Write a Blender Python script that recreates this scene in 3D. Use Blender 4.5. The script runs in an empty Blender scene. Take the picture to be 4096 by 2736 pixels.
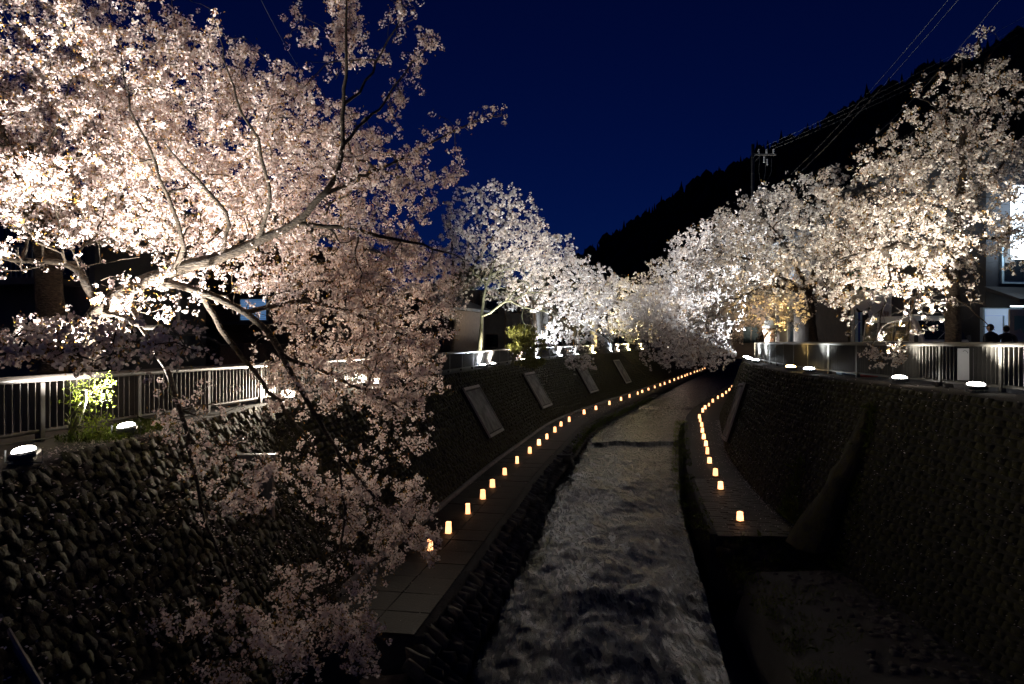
import bpy, math, random
import numpy as np
from mathutils import Vector, Matrix, noise

random.seed(7)
RNG = np.random.default_rng(7)
SC = bpy.context.scene
COL = SC.collection
F = 683.0            # focal length in pixels of the 1024 px wide picture

# ---------------------------------------------------------------- camera
cam_d = bpy.data.cameras.new('camera')
cam_d.lens = 24.0
cam_d.sensor_width = 36.0
cam_d.clip_start = 0.05
cam_d.clip_end = 4000.0
cam = bpy.data.objects.new('camera', cam_d)
cam.location = (0, 0, 0)                 # eye level is z = 0
cam.rotation_euler = (math.radians(90), 0, 0)
COL.objects.link(cam)
SC.camera = cam

# ---------------------------------------------------------------- sky (blue hour, sun below the horizon)
W = bpy.data.worlds.new('World')
SC.world = W
W.use_nodes = True
wn, wl = W.node_tree.nodes, W.node_tree.links
for n in list(wn):
    wn.remove(n)
sky = wn.new('ShaderNodeTexSky')
sky.sky_type = 'NISHITA'
sky.sun_disc = False
sky.sun_elevation = math.radians(20.0)
sky.sun_rotation = math.radians(180)
sky.ozone_density = 1.0
sky.air_density = 1.0
sky.dust_density = 0.2
hs = wn.new('ShaderNodeMix'); hs.data_type = 'RGBA'; hs.blend_type = 'MULTIPLY'; hs.inputs['Factor'].default_value = 1.0
hs.inputs['B'].default_value = (.02, .14, 1.0, 1)          # the deep blue of late dusk
bg = wn.new('ShaderNodeBackground')
bg.inputs['Strength'].default_value = 0.0068
wo = wn.new('ShaderNodeOutputWorld')
wl.new(sky.outputs[0], hs.inputs['A'])
wl.new(hs.outputs['Result'], bg.inputs['Color'])
wl.new(bg.outputs[0], wo.inputs['Surface'])

SC.view_settings.view_transform = 'Standard'
SC.view_settings.look = 'None'
SC.view_settings.gamma = 1.0
SC.view_settings.exposure = 0.0
SC.view_settings.use_curve_mapping = False
SC.render.engine = 'CYCLES'
SC.cycles.use_denoising = True
SC.cycles.max_bounces = 6
SC.cycles.diffuse_bounces = 3
SC.cycles.glossy_bounces = 3
SC.cycles.transmission_bounces = 3
SC.cycles.sample_clamp_indirect = 4.0
SC.cycles.use_light_tree = True
SC.cycles.caustics_reflective = False
SC.cycles.caustics_refractive = False

FLOOD = 4.0          # one dial for all floodlights

# ---------------------------------------------------------------- helpers
def at(px, py, Y):
    """design helper: point at depth Y that the survey picture shows at px, py"""
    return np.array([(px - 512.0) / F * Y, Y, (342.0 - py) / F * Y])

def tag(o, label=None, cat=None, group=None, kind=None):
    if label: o['label'] = label
    if cat: o['category'] = cat
    if group: o['group'] = group
    if kind: o['kind'] = kind
    return o

def link(o, parent=None):
    COL.objects.link(o)
    if parent is not None:
        o.parent = parent
    return o

def empty(name, loc=(0, 0, 0), rz=0.0, parent=None):
    o = bpy.data.objects.new(name, None)
    o.location = [float(c) for c in loc]
    o.rotation_euler = (0, 0, rz)
    o.empty_display_size = 0.2
    return link(o, parent)

def np_mesh(name, verts, faces, mats=(), midx=None, smooth=False):
    """faces: (M,k) int array or list of such arrays"""
    if not isinstance(faces, (list, tuple)):
        faces = [faces]
    faces = [np.asarray(f, dtype=np.int64) for f in faces if len(f)]
    me = bpy.data.meshes.new(name)
    verts = np.asarray(verts, dtype=np.float32)
    me.vertices.add(len(verts))
    me.vertices.foreach_set('co', verts.ravel())
    lt = np.concatenate([np.full(len(f), f.shape[1], dtype=np.int32) for f in faces])
    lv = np.concatenate([f.ravel() for f in faces]).astype(np.int32)
    ls = np.concatenate([[0], np.cumsum(lt)[:-1]]).astype(np.int32)
    me.loops.add(len(lv))
    me.loops.foreach_set('vertex_index', lv)
    me.polygons.add(len(lt))
    me.polygons.foreach_set('loop_start', ls)
    me.polygons.foreach_set('loop_total', lt)
    for m in mats:
        me.materials.append(m)
    if midx is not None:
        me.polygons.foreach_set('material_index', np.asarray(midx, dtype=np.int32))
    if smooth:
        me.polygons.foreach_set('use_smooth', np.ones(len(lt), dtype=bool))
    me.update(calc_edges=True)
    return me

def mobj(name, me, parent=None, loc=None, rot=None, scale=None):
    o = bpy.data.objects.new(name, me)
    if loc is not None: o.location = [float(c) for c in loc]
    if rot is not None: o.rotation_euler = rot
    if scale is not None: o.scale = scale
    return link(o, parent)

class MB:
    """collects boxes, tubes and polygons into one mesh"""
    def __init__(self):
        self.v, self.f = [], []
    def add(self, vs, fs):
        b = len(self.v)
        self.v += [tuple(float(c) for c in p) for p in vs]
        self.f += [tuple(i + b for i in f) for f in fs]
        return self
    def box(self, c, s, rz=0.0, rx=0.0, ry=0.0, bev=0.0, taper=1.0):
        hx, hy, hz = s[0] / 2, s[1] / 2, s[2] / 2
        M = Matrix.Rotation(rz, 3, 'Z') @ Matrix.Rotation(ry, 3, 'Y') @ Matrix.Rotation(rx, 3, 'X')
        c = Vector([float(q) for q in c])
        if bev <= 0:
            P = [(-hx, -hy, -hz), (hx, -hy, -hz), (hx, hy, -hz), (-hx, hy, -hz),
                 (-hx * taper, -hy * taper, hz), (hx * taper, -hy * taper, hz), (hx * taper, hy * taper, hz), (-hx * taper, hy * taper, hz)]
            return self.add([c + M @ Vector(p) for p in P],
                            [(3, 2, 1, 0), (4, 5, 6, 7), (0, 1, 5, 4), (1, 2, 6, 5), (2, 3, 7, 6), (3, 0, 4, 7)])
        b = min(bev, hx * .9, hy * .9, hz * .9)
        rings = []
        for z, i in ((-hz, b), (-hz + b, 0), (hz - b, 0), (hz, b)):
            ax, ay = hx - i, hy - i
            k = b if i == 0 else 0
            rings.append([(-ax, -ay + k, z), (-ax + k, -ay, z), (ax - k, -ay, z), (ax, -ay + k, z),
                          (ax, ay - k, z), (ax - k, ay, z), (-ax + k, ay, z), (-ax, ay - k, z)])
        vs = [c + M @ Vector(p) for r in rings for p in r]
        fs = [tuple(range(7, -1, -1)), tuple(range(24, 32))]
        for r in range(3):
            for i in range(8):
                j = (i + 1) % 8
                fs.append((r * 8 + i, r * 8 + j, r * 8 + 8 + j, r * 8 + 8 + i))
        return self.add(vs, fs)
    def tube(self, pts, rad, n=6, caps=True):
        pts = [Vector([float(c) for c in p]) for p in pts]
        if not hasattr(rad, '__len__'): rad = [rad] * len(pts)
        vs, fs = [], []
        for i, p in enumerate(pts):
            t = (pts[min(i + 1, len(pts) - 1)] - pts[max(i - 1, 0)]).normalized()
            ref = Vector((0, 0, 1)) if abs(t.z) < .9 else Vector((1, 0, 0))
            u = t.cross(ref).normalized(); w = t.cross(u).normalized()
            for k in range(n):
                a = 2 * math.pi * k / n
                vs.append(p + (u * math.cos(a) + w * math.sin(a)) * rad[i])
        for i in range(len(pts) - 1):
            for k in range(n):
                j = (k + 1) % n
                fs.append((i * n + k, i * n + j, (i + 1) * n + j, (i + 1) * n + k))
        if caps:
            fs.append(tuple(range(n - 1, -1, -1)))
            fs.append(tuple((len(pts) - 1) * n + k for k in range(n)))
        return self.add(vs, fs)
    def lathe(self, prof, c=(0, 0, 0), n=12):
        vs, fs = [], []
        for r, z in prof:
            for k in range(n):
                a = 2 * math.pi * k / n
                vs.append((c[0] + r * math.cos(a), c[1] + r * math.sin(a), c[2] + z))
        for i in range(len(prof) - 1):
            for k in range(n):
                j = (k + 1) % n
                fs.append((i * n + k, i * n + j, (i + 1) * n + j, (i + 1) * n + k))
        fs.append(tuple(range(n - 1, -1, -1))); fs.append(tuple((len(prof) - 1) * n + k for k in range(n)))
        return self.add(vs, fs)
    def prism(self, outline, y0, y1):
        """outline in x,z extruded along y"""
        n = len(outline)
        vs = [(x, y0, z) for x, z in outline] + [(x, y1, z) for x, z in outline]
        fs = [tuple(range(n)), tuple(range(2 * n - 1, n - 1, -1))]
        for i in range(n):
            j = (i + 1) % n
            fs.append((j, i, i + n, j + n))
        return self.add(vs, fs)
    def mesh(self, name, mat, smooth=False):
        me = bpy.data.meshes.new(name)
        me.from_pydata(self.v, [], self.f)
        if mat is not None: me.materials.append(mat)
        if smooth: me.polygons.foreach_set('use_smooth', [True] * len(me.polygons))
        me.update()
        return me
    def obj(self, name, mat, parent=None, smooth=False, loc=None, rot=None):
        return mobj(name, self.mesh(name, mat, smooth), parent, loc, rot)

# ---------------------------------------------------------------- materials
def mat(name, col, rough=0.7, var=0.25, scale=3.0, bump=0.0, bscale=20.0, metal=0.0, col2=None, spec=0.4, detail=4.0):
    m = bpy.data.materials.new(name)
    m.use_nodes = True
    nt = m.node_tree; N, L = nt.nodes, nt.links
    b = N['Principled BSDF']
    b.inputs['Roughness'].default_value = rough
    b.inputs['Metallic'].default_value = metal
    b.inputs['Specular IOR Level'].default_value = spec
    tc = N.new('ShaderNodeTexCoord')
    nz = N.new('ShaderNodeTexNoise'); nz.inputs['Scale'].default_value = scale; nz.inputs['Detail'].default_value = detail
    nz.inputs['Roughness'].default_value = 0.65
    L.new(tc.outputs['Object'], nz.inputs['Vector'])
    cr = N.new('ShaderNodeValToRGB')
    c2 = col2 if col2 else tuple(min(1, c * (1 + var)) for c in col)
    c1 = tuple(c * (1 - var) for c in col)
    cr.color_ramp.elements[0].position = .3; cr.color_ramp.elements[0].color = (*c1, 1)
    cr.color_ramp.elements[1].position = .7; cr.color_ramp.elements[1].color = (*c2, 1)
    L.new(nz.outputs['Fac'], cr.inputs['Fac'])
    L.new(cr.outputs['Color'], b.inputs['Base Color'])
    if bump:
        n2 = N.new('ShaderNodeTexNoise'); n2.inputs['Scale'].default_value = bscale; n2.inputs['Detail'].default_value = 6
        L.new(tc.outputs['Object'], n2.inputs['Vector'])
        bp = N.new('ShaderNodeBump'); bp.inputs['Strength'].default_value = bump; bp.inputs['Distance'].default_value = .03
        L.new(n2.outputs['Fac'], bp.inputs['Height']); L.new(bp.outputs['Normal'], b.inputs['Normal'])
    return m

def stone_mat(name):
    m = mat(name, (.07, .06, .045), .9, .4, 3, .8, 22)
    N, L = m.node_tree.nodes, m.node_tree.links
    g = N.new('ShaderNodeNewGeometry')
    for n in N:
        if n.type == 'TEX_NOISE':
            L.new(g.outputs['Position'], n.inputs['Vector'])
            if n.inputs['Scale'].default_value < 10: n.inputs['Scale'].default_value = 2.6; n.inputs['Detail'].default_value = 8
        if n.type == 'VALTORGB':
            e = n.color_ramp.elements
            e[0].position = .30; e[0].color = (.007, .0065, .0045, 1); e[1].position = .72; e[1].color = (.017, .015, .009, 1)
            for p, c in ((.42, (.015, .0135, .008, 1)), (.52, (.030, .029, .004, 1)), (.60, (.024, .022, .017, 1))):
                q = e.new(p); q.color = c
    return m

def bark_mat(name, c0, c1):
    m = mat(name, c0, .85, .5, 9, 1.0, 60)
    N, L = m.node_tree.nodes, m.node_tree.links
    mp = N.new('ShaderNodeMapping'); mp.inputs['Scale'].default_value = (7, 7, 26)
    tc = [n for n in N if n.type == 'TEX_COORD'][0]
    L.new(tc.outputs['Object'], mp.inputs['Vector'])
    for n in N:
        if n.type == 'TEX_NOISE':
            n.inputs['Scale'].default_value = 1.6 if n.inputs['Scale'].default_value < 10 else 2.5
            n.inputs['Detail'].default_value = 9; L.new(mp.outputs[0], n.inputs['Vector'])
        if n.type == 'VALTORGB':
            e = n.color_ramp.elements; e[0].position = .38; e[0].color = (*c0, 1); e[1].position = .66; e[1].color = (*c1, 1)
        if n.type == 'BUMP': n.inputs['Distance'].default_value = .05
    return m

def petal_mat(name, ca, cb, tr=0.35):
    m = bpy.data.materials.new(name); m.use_nodes = True
    N, L = m.node_tree.nodes, m.node_tree.links
    for n in list(N): N.remove(n)
    out = N.new('ShaderNodeOutputMaterial'); mx = N.new('ShaderNodeMixShader')
    d = N.new('ShaderNodeBsdfDiffuse'); t = N.new('ShaderNodeBsdfTranslucent')
    tc = N.new('ShaderNodeTexCoord'); nz = N.new('ShaderNodeTexNoise'); nz.inputs['Scale'].default_value = 9; nz.inputs['Detail'].default_value = 3
    nz.inputs['Roughness'].default_value = .8
    cr = N.new('ShaderNodeValToRGB')
    cr.color_ramp.elements[0].position = .36; cr.color_ramp.elements[0].color = (*ca, 1)
    cr.color_ramp.elements[1].position = .62; cr.color_ramp.elements[1].color = (*cb, 1)
    L.new(tc.outputs['Object'], nz.inputs['Vector']); L.new(nz.outputs['Fac'], cr.inputs['Fac'])
    L.new(cr.outputs[0], d.inputs[0]); L.new(cr.outputs[0], t.inputs[0])
    mx.inputs[0].default_value = tr
    L.new(d.outputs[0], mx.inputs[1]); L.new(t.outputs[0], mx.inputs[2]); L.new(mx.outputs[0], out.inputs[0])
    return m

def emit_mat(name, col, strength):
    m = bpy.data.materials.new(name); m.use_nodes = True
    b = m.node_tree.nodes['Principled BSDF']
    b.inputs['Base Color'].default_value = (*[min(.9, c) for c in col], 1)
    b.inputs['Emission Color'].default_value = (*col, 1)
    b.inputs['Emission Strength'].default_value = strength
    return m

M = {}
M['petal'] = petal_mat('petal_pink_white', (.66, .49, .46), (.87, .80, .77), .32)
M['petal_cream'] = petal_mat('petal_cream', (.68, .57, .48), (.87, .81, .72), .28)
M['petal_pale'] = petal_mat('petal_white', (.70, .61, .58), (.87, .84, .81), .28)
M['leafbud'] = petal_mat('young_bronze_leaf', (.26, .09, .035), (.34, .24, .05), .4)
M['bark'] = bark_mat('cherry_bark', (.022, .015, .010), (.085, .062, .040))
M['bark_maple'] = mat('maple_bark', (.15, .14, .075), .8, .35, 6, .4, 30)
M['stone'] = stone_mat('mossy_wall_stone')
M['stone_grey'] = mat('grey_stone', (.055, .05, .045), .75, .4, 3, .6, 20)
M['mortar'] = mat('dark_wall_joint', (.018, .017, .013), .95, .4, 3)
M['concrete'] = mat('concrete', (.038, .036, .033), .85, .25, 1.5, .4, 30)
M['walk'] = mat('wet_stone_path', (.018, .0145, .012), .7, .55, 1.3, .6, 18, spec=.18)
M['paver'] = mat('paving_stone', (.022, .018, .0145), .6, .45, 3, .5, 30, spec=.25)
M['panel_frame'] = mat('pale_panel_frame', (.36, .35, .33), .8, .2, 4, .3, 30)
M['kerb'] = mat('pale_kerb', (.17, .16, .15), .8, .3, 4, .4, 30)
M['ground'] = mat('bank_ground', (.08, .075, .065), .9, .35, .8, .4, 12)
M['asphalt'] = mat('asphalt', (.05, .05, .052), .8, .3, 2, .4, 60)
M['fence'] = mat('taupe_painted_steel', (.055, .048, .042), .45, .12, 6, .08, 60, metal=.1)
M['fence_dark'] = mat('bronze_painted_steel', (.06, .056, .048), .42, .12, 6, .08, 60, metal=.15)
M['metal'] = mat('galvanised_steel', (.15, .155, .16), .45, .2, 5, .1, 40, metal=.5)
M['black'] = mat('grey_housing', (.07, .07, .072), .5, .2, 8)
M['cable'] = mat('cable_rubber', (.03, .03, .03), .6, .2, 8)
M['grass'] = petal_mat('grass_blade', (.05, .08, .015), (.11, .13, .03), .3)
M['shrub'] = petal_mat('bright_shrub_leaf', (.14, .20, .02), (.26, .32, .05), .4)
M['conifer'] = petal_mat('yellow_green_needles', (.13, .13, .035), (.26, .25, .07), .3)
M['forest'] = mat('dark_forest', (.012, .016, .008), .95, .3, .1)
M['wood'] = mat('lantern_wood', (.20, .13, .07), .7, .3, 8)
M['plaster'] = mat('weathered_plaster', (.09, .092, .078), .9, .2, 1.2, .2, 20)
M['plaster_w'] = mat('pale_plaster', (.05, .046, .042), .9, .2, 1.2, .2, 20)
M['timber'] = mat('dark_timber', (.055, .038, .026), .8, .3, 4, .3, 25)
M['roof'] = mat('dark_roof_tile', (.045, .048, .052), .6, .3, 4, .5, 14)
M['tin'] = mat('blue_grey_cladding', (.045, .05, .06), .6, .2, 2)
M['glass'] = mat('dark_glass', (.012, .016, .018), .08, .2, 2, spec=.8)
M['van'] = mat('white_van_paint', (.62, .60, .55), .3, .04, 2, spec=.5)
M['sign_white'] = mat('white_sign_board', (.72, .71, .68), .6, .06, 2)
M['ink'] = mat('black_sign_ink', (.012, .012, .012), .7, .2, 8)
M['red'] = mat('red_sign_paint', (.38, .035, .025), .6, .15, 6)
M['orange'] = mat('orange_band', (.42, .15, .05), .6, .15, 6)
M['green'] = mat('green_awning', (.012, .075, .03), .8, .2, 4)
M['beige'] = mat('beige_panel', (.52, .47, .34), .7, .15, 3)
M['teal'] = mat('poster_teal', (.16, .32, .27), .7, .15, 3)
M['ochre'] = mat('poster_meadow', (.42, .36, .06), .7, .4, 5)
M['blue'] = mat('blue_banner', (.02, .06, .35), .7, .2, 4)
M['palebl'] = mat('pale_blue_banner', (.45, .62, .72), .7, .15, 4)
M['brown'] = mat('cone_brown', (.20, .085, .05), .7, .2, 6)
M['tan'] = mat('cone_tan', (.42, .27, .17), .7, .15, 6)
M['cloth'] = mat('dark_jacket', (.018, .018, .022), .9, .3, 12)
M['cap'] = mat('black_cap', (.012, .012, .012), .8, .2, 12)
M['trouser'] = mat('dark_trousers', (.02, .022, .03), .9, .3, 12)
M['skin'] = mat('skin', (.42, .27, .20), .6, .08, 10)
M['hair'] = mat('black_hair', (.01, .009, .008), .6, .3, 30)
M['tyre'] = mat('tyre', (.02, .02, .02), .85, .2, 10)
M['petal_fallen'] = petal_mat('fallen_petal', (.55, .43, .43), (.75, .68, .66), .1)
M['slate'] = mat('carved_relief_slate', (.02, .02, .02), .7, .6, 2.2, .9, 7, col2=(.26, .26, .25))
M['wire'] = mat('power_wire', (.07, .07, .07), .5, .1, 5)
M['ceramic'] = mat('white_insulator', (.35, .35, .34), .3, .05, 5)
M['pole'] = mat('utility_pole_concrete', (.07, .068, .066), .85, .15, 3)
M['lit_blue'] = emit_mat('lit_window_blue', (.20, .45, .9), 0.35)
M['lit_white'] = emit_mat('lit_lightbox', (.75, .88, 1.0), 5.0)
M['lit_shop'] = emit_mat('lit_shop_window', (.45, .62, .90), .4)
M['bulb'] = emit_mat('warm_bulb', (1.0, .75, .42), 25.0)
M['added_tube'] = emit_mat('added_banner_tube', (.85, .93, 1.0), 16.0)  # glow of the tube added to light the shop banner
M['tube'] = emit_mat('fluorescent_tube', (.75, .9, 1.0), 3.0)

# ---------------------------------------------------------------- river-course curves
def resample(pts, ds=0.5):
    pts = np.array(pts, float)
    d = np.concatenate([[0], np.cumsum(np.linalg.norm(np.diff(pts, axis=0), axis=1))])
    n = int(d[-1] / ds) + 1
    s = np.linspace(0, d[-1], n)
    q = np.stack([np.interp(s, d, pts[:, 0]), np.interp(s, d, pts[:, 1])], 1)
    k = 9
    for _ in range(3):
        pad = np.concatenate([q[:1] - (q[1:k + 1] - q[:1])[::-1], q, q[-1:] + (q[-1:] - q[-k - 1:-1])[::-1]])
        ker = np.ones(2 * k // 2 * 2 + 1) ; ker = np.ones(k) / k
        h = k // 2
        sm = np.stack([np.convolve(pad[:, i], ker, 'same') for i in range(2)], 1)
        q = sm[k:-k]
    return q

class Curve:
    def __init__(self, pts):
        self.p = resample(pts)
        t = np.gradient(self.p, axis=0)
        self.t = t / np.linalg.norm(t, axis=1)[:, None]
        self.n = np.stack([-self.t[:, 1], self.t[:, 0]], 1)      # to the left
        self.s = np.concatenate([[0], np.cumsum(np.linalg.norm(np.diff(self.p, axis=0), axis=1))])
    def sY(self, Y):                       # station at which the curve passes depth Y
        return float(np.interp(Y, self.p[:, 1], self.s))
    def P(self, s, o=0.0):                 # point at station s, offset o to the left
        x = np.interp(s, self.s, self.p[:, 0]); y = np.interp(s, self.s, self.p[:, 1])
        nx = np.interp(s, self.s, self.n[:, 0]); ny = np.interp(s, self.s, self.n[:, 1])
        return np.stack([x + nx * o, y + ny * o], -1)
    def ang(self, s):
        tx = np.interp(s, self.s, self.t[:, 0]); ty = np.interp(s, self.s, self.t[:, 1])
        return math.atan2(ty, tx)

LPTS = [(-5.6, -4), (-4.4, 3), (-3.2, 10), (-2.4, 14.5), (-1.72, 18.4), (-1.35, 20.5), (-.98, 22.4), (-.67, 24.2), (-.25, 26.5), (.21, 29), (.79, 31.6),
        (1.36, 34.1), (1.87, 36.3), (2.42, 39), (3.0, 41.8), (3.68, 44.2), (5.14, 48.8), (6.4, 52), (7.97, 56.1), (9.6, 60.2), (10.9, 63.4),
        (12.3, 67), (13.3, 69.6), (14.6, 73), (16.0, 76.4), (17.3, 79.8), (18.5, 82.6), (20, 86.6), (21.6, 91), (37, 131), (50, 160), (75, 210)]
RPTS = [(3.2, -4), (4.0, 4), (4.7, 9), (5.7, 14.5), (6.58, 19.7), (7.31, 23.9), (7.83, 26.3), (8.37, 29), (9.0, 31.4), (9.63, 33.8), (10.2, 36.2),
        (10.8, 38.8), (11.5, 41.5), (12.1, 44), (12.6, 46), (14, 50), (14.8, 52.4), (15.8, 54.8), (17.1, 58.2), (18.7, 62), (19.9, 64.6),
        (21.4, 68.3), (22.9, 71.9), (24.8, 77), (30, 88), (45, 122), (60, 152), (85, 204)]
LF, RF = Curve(LPTS), Curve(RPTS)
# right retaining wall: own base and top lines
_rb = [(8.4, -4), (8.2, 4), (8.05, 13), (7.9, 17), (7.85, 19.8), (8.2, 22.2), (9.0, 27), (10.0, 32), (10.9, 35)]
_rt = [(9.6, -4), (9.45, 4), (9.4, 13), (9.45, 19), (9.5, 22.5), (10.0, 26), (11.9, 34), (13.4, 39.5), (15.3, 45)]
for Y in (41, 46, 52, 58, 66, 76, 88, 104, 130, 170):
    _rb.append(tuple(RF.P(RF.sY(Y), -1.2)))
for Y in (54, 60, 68, 78, 90, 106, 132, 172):
    _rt.append(tuple(RF.P(RF.sY(Y), -3.1)))
RB, RT = Curve(_rb), Curve(_rt)
ZW = -5.2                                  # walkway level
def zl(Y): return np.interp(Y, [0, 28, 40, 85, 130], [-1.45, -1.45, -1.40, -1.06, -1.0])    # left ledge level
ZR = -1.05                                 # right ledge level
KB = 0.58                                  # batter of the left wall
def oB(Y): return np.interp(Y, [4, 6, 8, 10, 14.5], [-.75, -.40, .0, .28, 1.15])      # the wall foot swings in near the bridge
def Lw(s, t):
    """left wall surface: station s, t in 0..1 up the slope"""
    c = LF.P(s, 0.0)
    h = zl(c[..., 1]) - ZW
    x = np.interp(s, LF.s, LF.n[:, 0]); y = np.interp(s, LF.s, LF.n[:, 1])
    o = oB(c[..., 1]) + KB * h * t
    xy = c + np.stack([x * o, y * o], -1)
    return np.concatenate([xy, (ZW + h * t)[..., None]], -1)
def zb_right(Y): return np.where(Y < 18.0, -5.6, ZW)

def strip(name, rows, m, parent=None, smooth=True):
    """rows: list of (n,3) polylines of equal length -> quad sheet"""
    R = np.stack(rows)
    k, n = R.shape[:2]
    idx = np.arange(k * n).reshape(k, n)
    f = np.stack([idx[:-1, :-1], idx[1:, :-1], idx[1:, 1:], idx[:-1, 1:]], -1).reshape(-1, 4)
    return mobj(name, np_mesh(name, R.reshape(-1, 3), f, [m], smooth=smooth), parent)

def xyz(xy, z):
    xy = np.asarray(xy)
    return np.concatenate([xy, np.broadcast_to(np.asarray(z, float), xy.shape[:-1])[..., None]], -1)

sL = np.arange(0, LF.s[-1], 0.5)
sRB = np.linspace(0, RB.s[-1], 400)
sRT = np.linspace(0, RT.s[-1], 400)

# ---------------------------------------------------------------- ground sheets
g = strip('ground', [np.array([[x, y, -7.4] for x in np.linspace(-900, 900, 13)]) for y in np.linspace(-60, 1500, 13)], M['ground'])
tag(g, kind='structure')
# left bank
zle = zl(LF.P(sL, 0)[:, 1])
hL = zle - ZW
oTop = oB(LF.P(sL, 0)[:, 1]) + KB * hL
def LO(extra):
    x = np.interp(sL, LF.s, LF.p[:, 0]); y = np.interp(sL, LF.s, LF.p[:, 1])
    nx = np.interp(sL, LF.s, LF.n[:, 0]); ny = np.interp(sL, LF.s, LF.n[:, 1])
    o = oTop + extra
    return np.stack([x + nx * o, y + ny * o], 1)
b = strip('bank_left', [xyz(LO(0.45), zle - .02), xyz(LO(3.0), zle + .0), xyz(LO(8.0), zle + .0), xyz(LO(60.0), zle)], M['ground'])
tag(b, kind='structure')
b = strip('ledge_left', [xyz(LO(0.0), zle - .12), xyz(LO(-.03), zle - .04), xyz(LO(0.0), zle + .015), xyz(LO(0.5), zle + .015)], M['concrete'], smooth=False)
tag(b, kind='structure')
# right bank
rt = RT.P(sRT); rn = RT.P(sRT, -1.0) - rt
b = strip('bank_right', [xyz(rt + rn * .45, ZR - .02), xyz(rt + rn * 2.2, ZR), xyz(rt + rn * 8, ZR), xyz(rt + rn * 80, ZR + 2)], M['asphalt'])
tag(b, kind='structure')
b = strip('ledge_right', [xyz(rt, ZR - .12), xyz(rt - rn * .03, ZR - .04), xyz(rt, ZR + .015), xyz(rt + rn * .7, ZR + .015)], M['concrete'], smooth=False)
tag(b, kind='structure')

# ---------------------------------------------------------------- walkways
sw = sL[LF.P(sL, 0)[:, 1] > 12.0]
end = [LF.P(sw, 1.2), LF.P(sw, -1.25)]
w = strip('walkway_left', [xyz(end[0], ZW), xyz(LF.P(sw, 0), ZW + .02), xyz(end[1], ZW), xyz(end[1] + .02, ZW - .25), xyz(end[1] + .05, -7.0)], M['walk'], smooth=False)
tag(w, kind='structure')
e = MB(); a_, b_ = LF.P(sw[0], 1.2), LF.P(sw[0], -1.25)
e.add([(*a_, ZW), (*b_, ZW), (*b_, -7.0), (*a_, -7.0)], [(0, 1, 2, 3)]).obj('end_face', M['concrete'], w)
k = strip('kerb', [xyz(LF.P(sw, 1.16), ZW), xyz(LF.P(sw, 1.12), ZW + .11), xyz(LF.P(sw, .98), ZW + .11), xyz(LF.P(sw, .97), ZW)], M['kerb'], w, False)

pslab = MB().box((0, 0, 0), (1, 1, 1), bev=.012).mesh('path_slab', M['walk'])
s = LF.sY(12.7)
while LF.P(s, 0)[1] < 46:
    a = LF.ang(s) - math.pi / 2
    for o_, wd_ in ((.36, 1.14), (-.66, .86)):
        c = LF.P(s, o_)
        mobj('path_slab', pslab, w, (c[0], c[1], ZW + .018 + random.uniform(-.006, .006)), (random.uniform(-.006, .006), random.uniform(-.006, .006), a), (wd_, .93, .05))
    s += .955

sr = RF.s[(RF.p[:, 1] > 18.0)]
rw = np.stack([np.array([np.interp(y, RB.p[:, 1], RB.p[:, 0]) + .15, y]) for y in RF.P(sr, 0)[:, 1]])
w = strip('walkway_right', [xyz(RF.P(sr, 1.05) , -6.9), xyz(RF.P(sr, 1.0), ZW - .2), xyz(RF.P(sr, .98), ZW), xyz(RF.P(sr, 0), ZW), xyz(rw, ZW)], M['walk'], smooth=False)
tag(w, kind='structure'); walk_r = w
a_, b_ = RF.P(sr[0], 1.0), rw[0]
MB().add([(*a_, ZW), (*b_, ZW), (*b_, -7.0), (*a_, -7.0)], [(3, 2, 1, 0)]).obj('end_face', M['concrete'], w)
# paving stones of the right walkway, laid across the path in courses
pm = [MB().box((0, 0, 0), (1, 1, 1), bev=.06).mesh('paving_stone', M['paver']) for _ in range(1)]
s0 = RF.sY(18.15)
for r in range(34):
    s = s0 + r * .235
    c0, a = RF.P(s, .82), RF.ang(s)
    xr = np.interp(c0[1], RB.p[:, 1], RB.p[:, 0]) - .05
    x = 0.0; tot = xr - c0[0]
    while x < tot - .15:
        wd = min(random.uniform(.38, .75), tot - x)
        if r < 30 or random.random() < .8:
            mobj('paving_stone', pm[0], walk_r, (c0[0] + x + wd / 2, c0[1] + random.uniform(-.004, .004), ZW + random.uniform(.0, .008)),
                 (random.uniform(-.01, .01), random.uniform(-.01, .01), a - math.pi / 2 + random.uniform(-.01, .01)), (wd - .02, .215, .05))
        x += wd
# low slab below the right wall, nearer than the inlet
sl = MB()
rows = []
for y in np.linspace(3, 16.6, 28):
    xl = np.interp(y, [3, 10, 12.5, 15, 16.6], [3.9, 4.6, 5.2, 5.5, 5.7]) + random.uniform(-.08, .08)
    rows.append([(xl - .35, y, -6.9), (xl, y, -5.75), (xl + .25, y, -5.6 + random.uniform(-.02, .02)), (6.8, y, -5.58), (8.4, y, -5.52)])
w = strip('low_slab', [np.array(r) for r in rows], M['concrete'])
tag(w, kind='structure')
MB().add([(5.7, 16.62, -5.6), (8.4, 16.62, -5.55), (8.4, 16.64, -7), (5.5, 16.64, -7)], [(0, 1, 2, 3)]).obj('end_face', M['concrete'], w)

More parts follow.
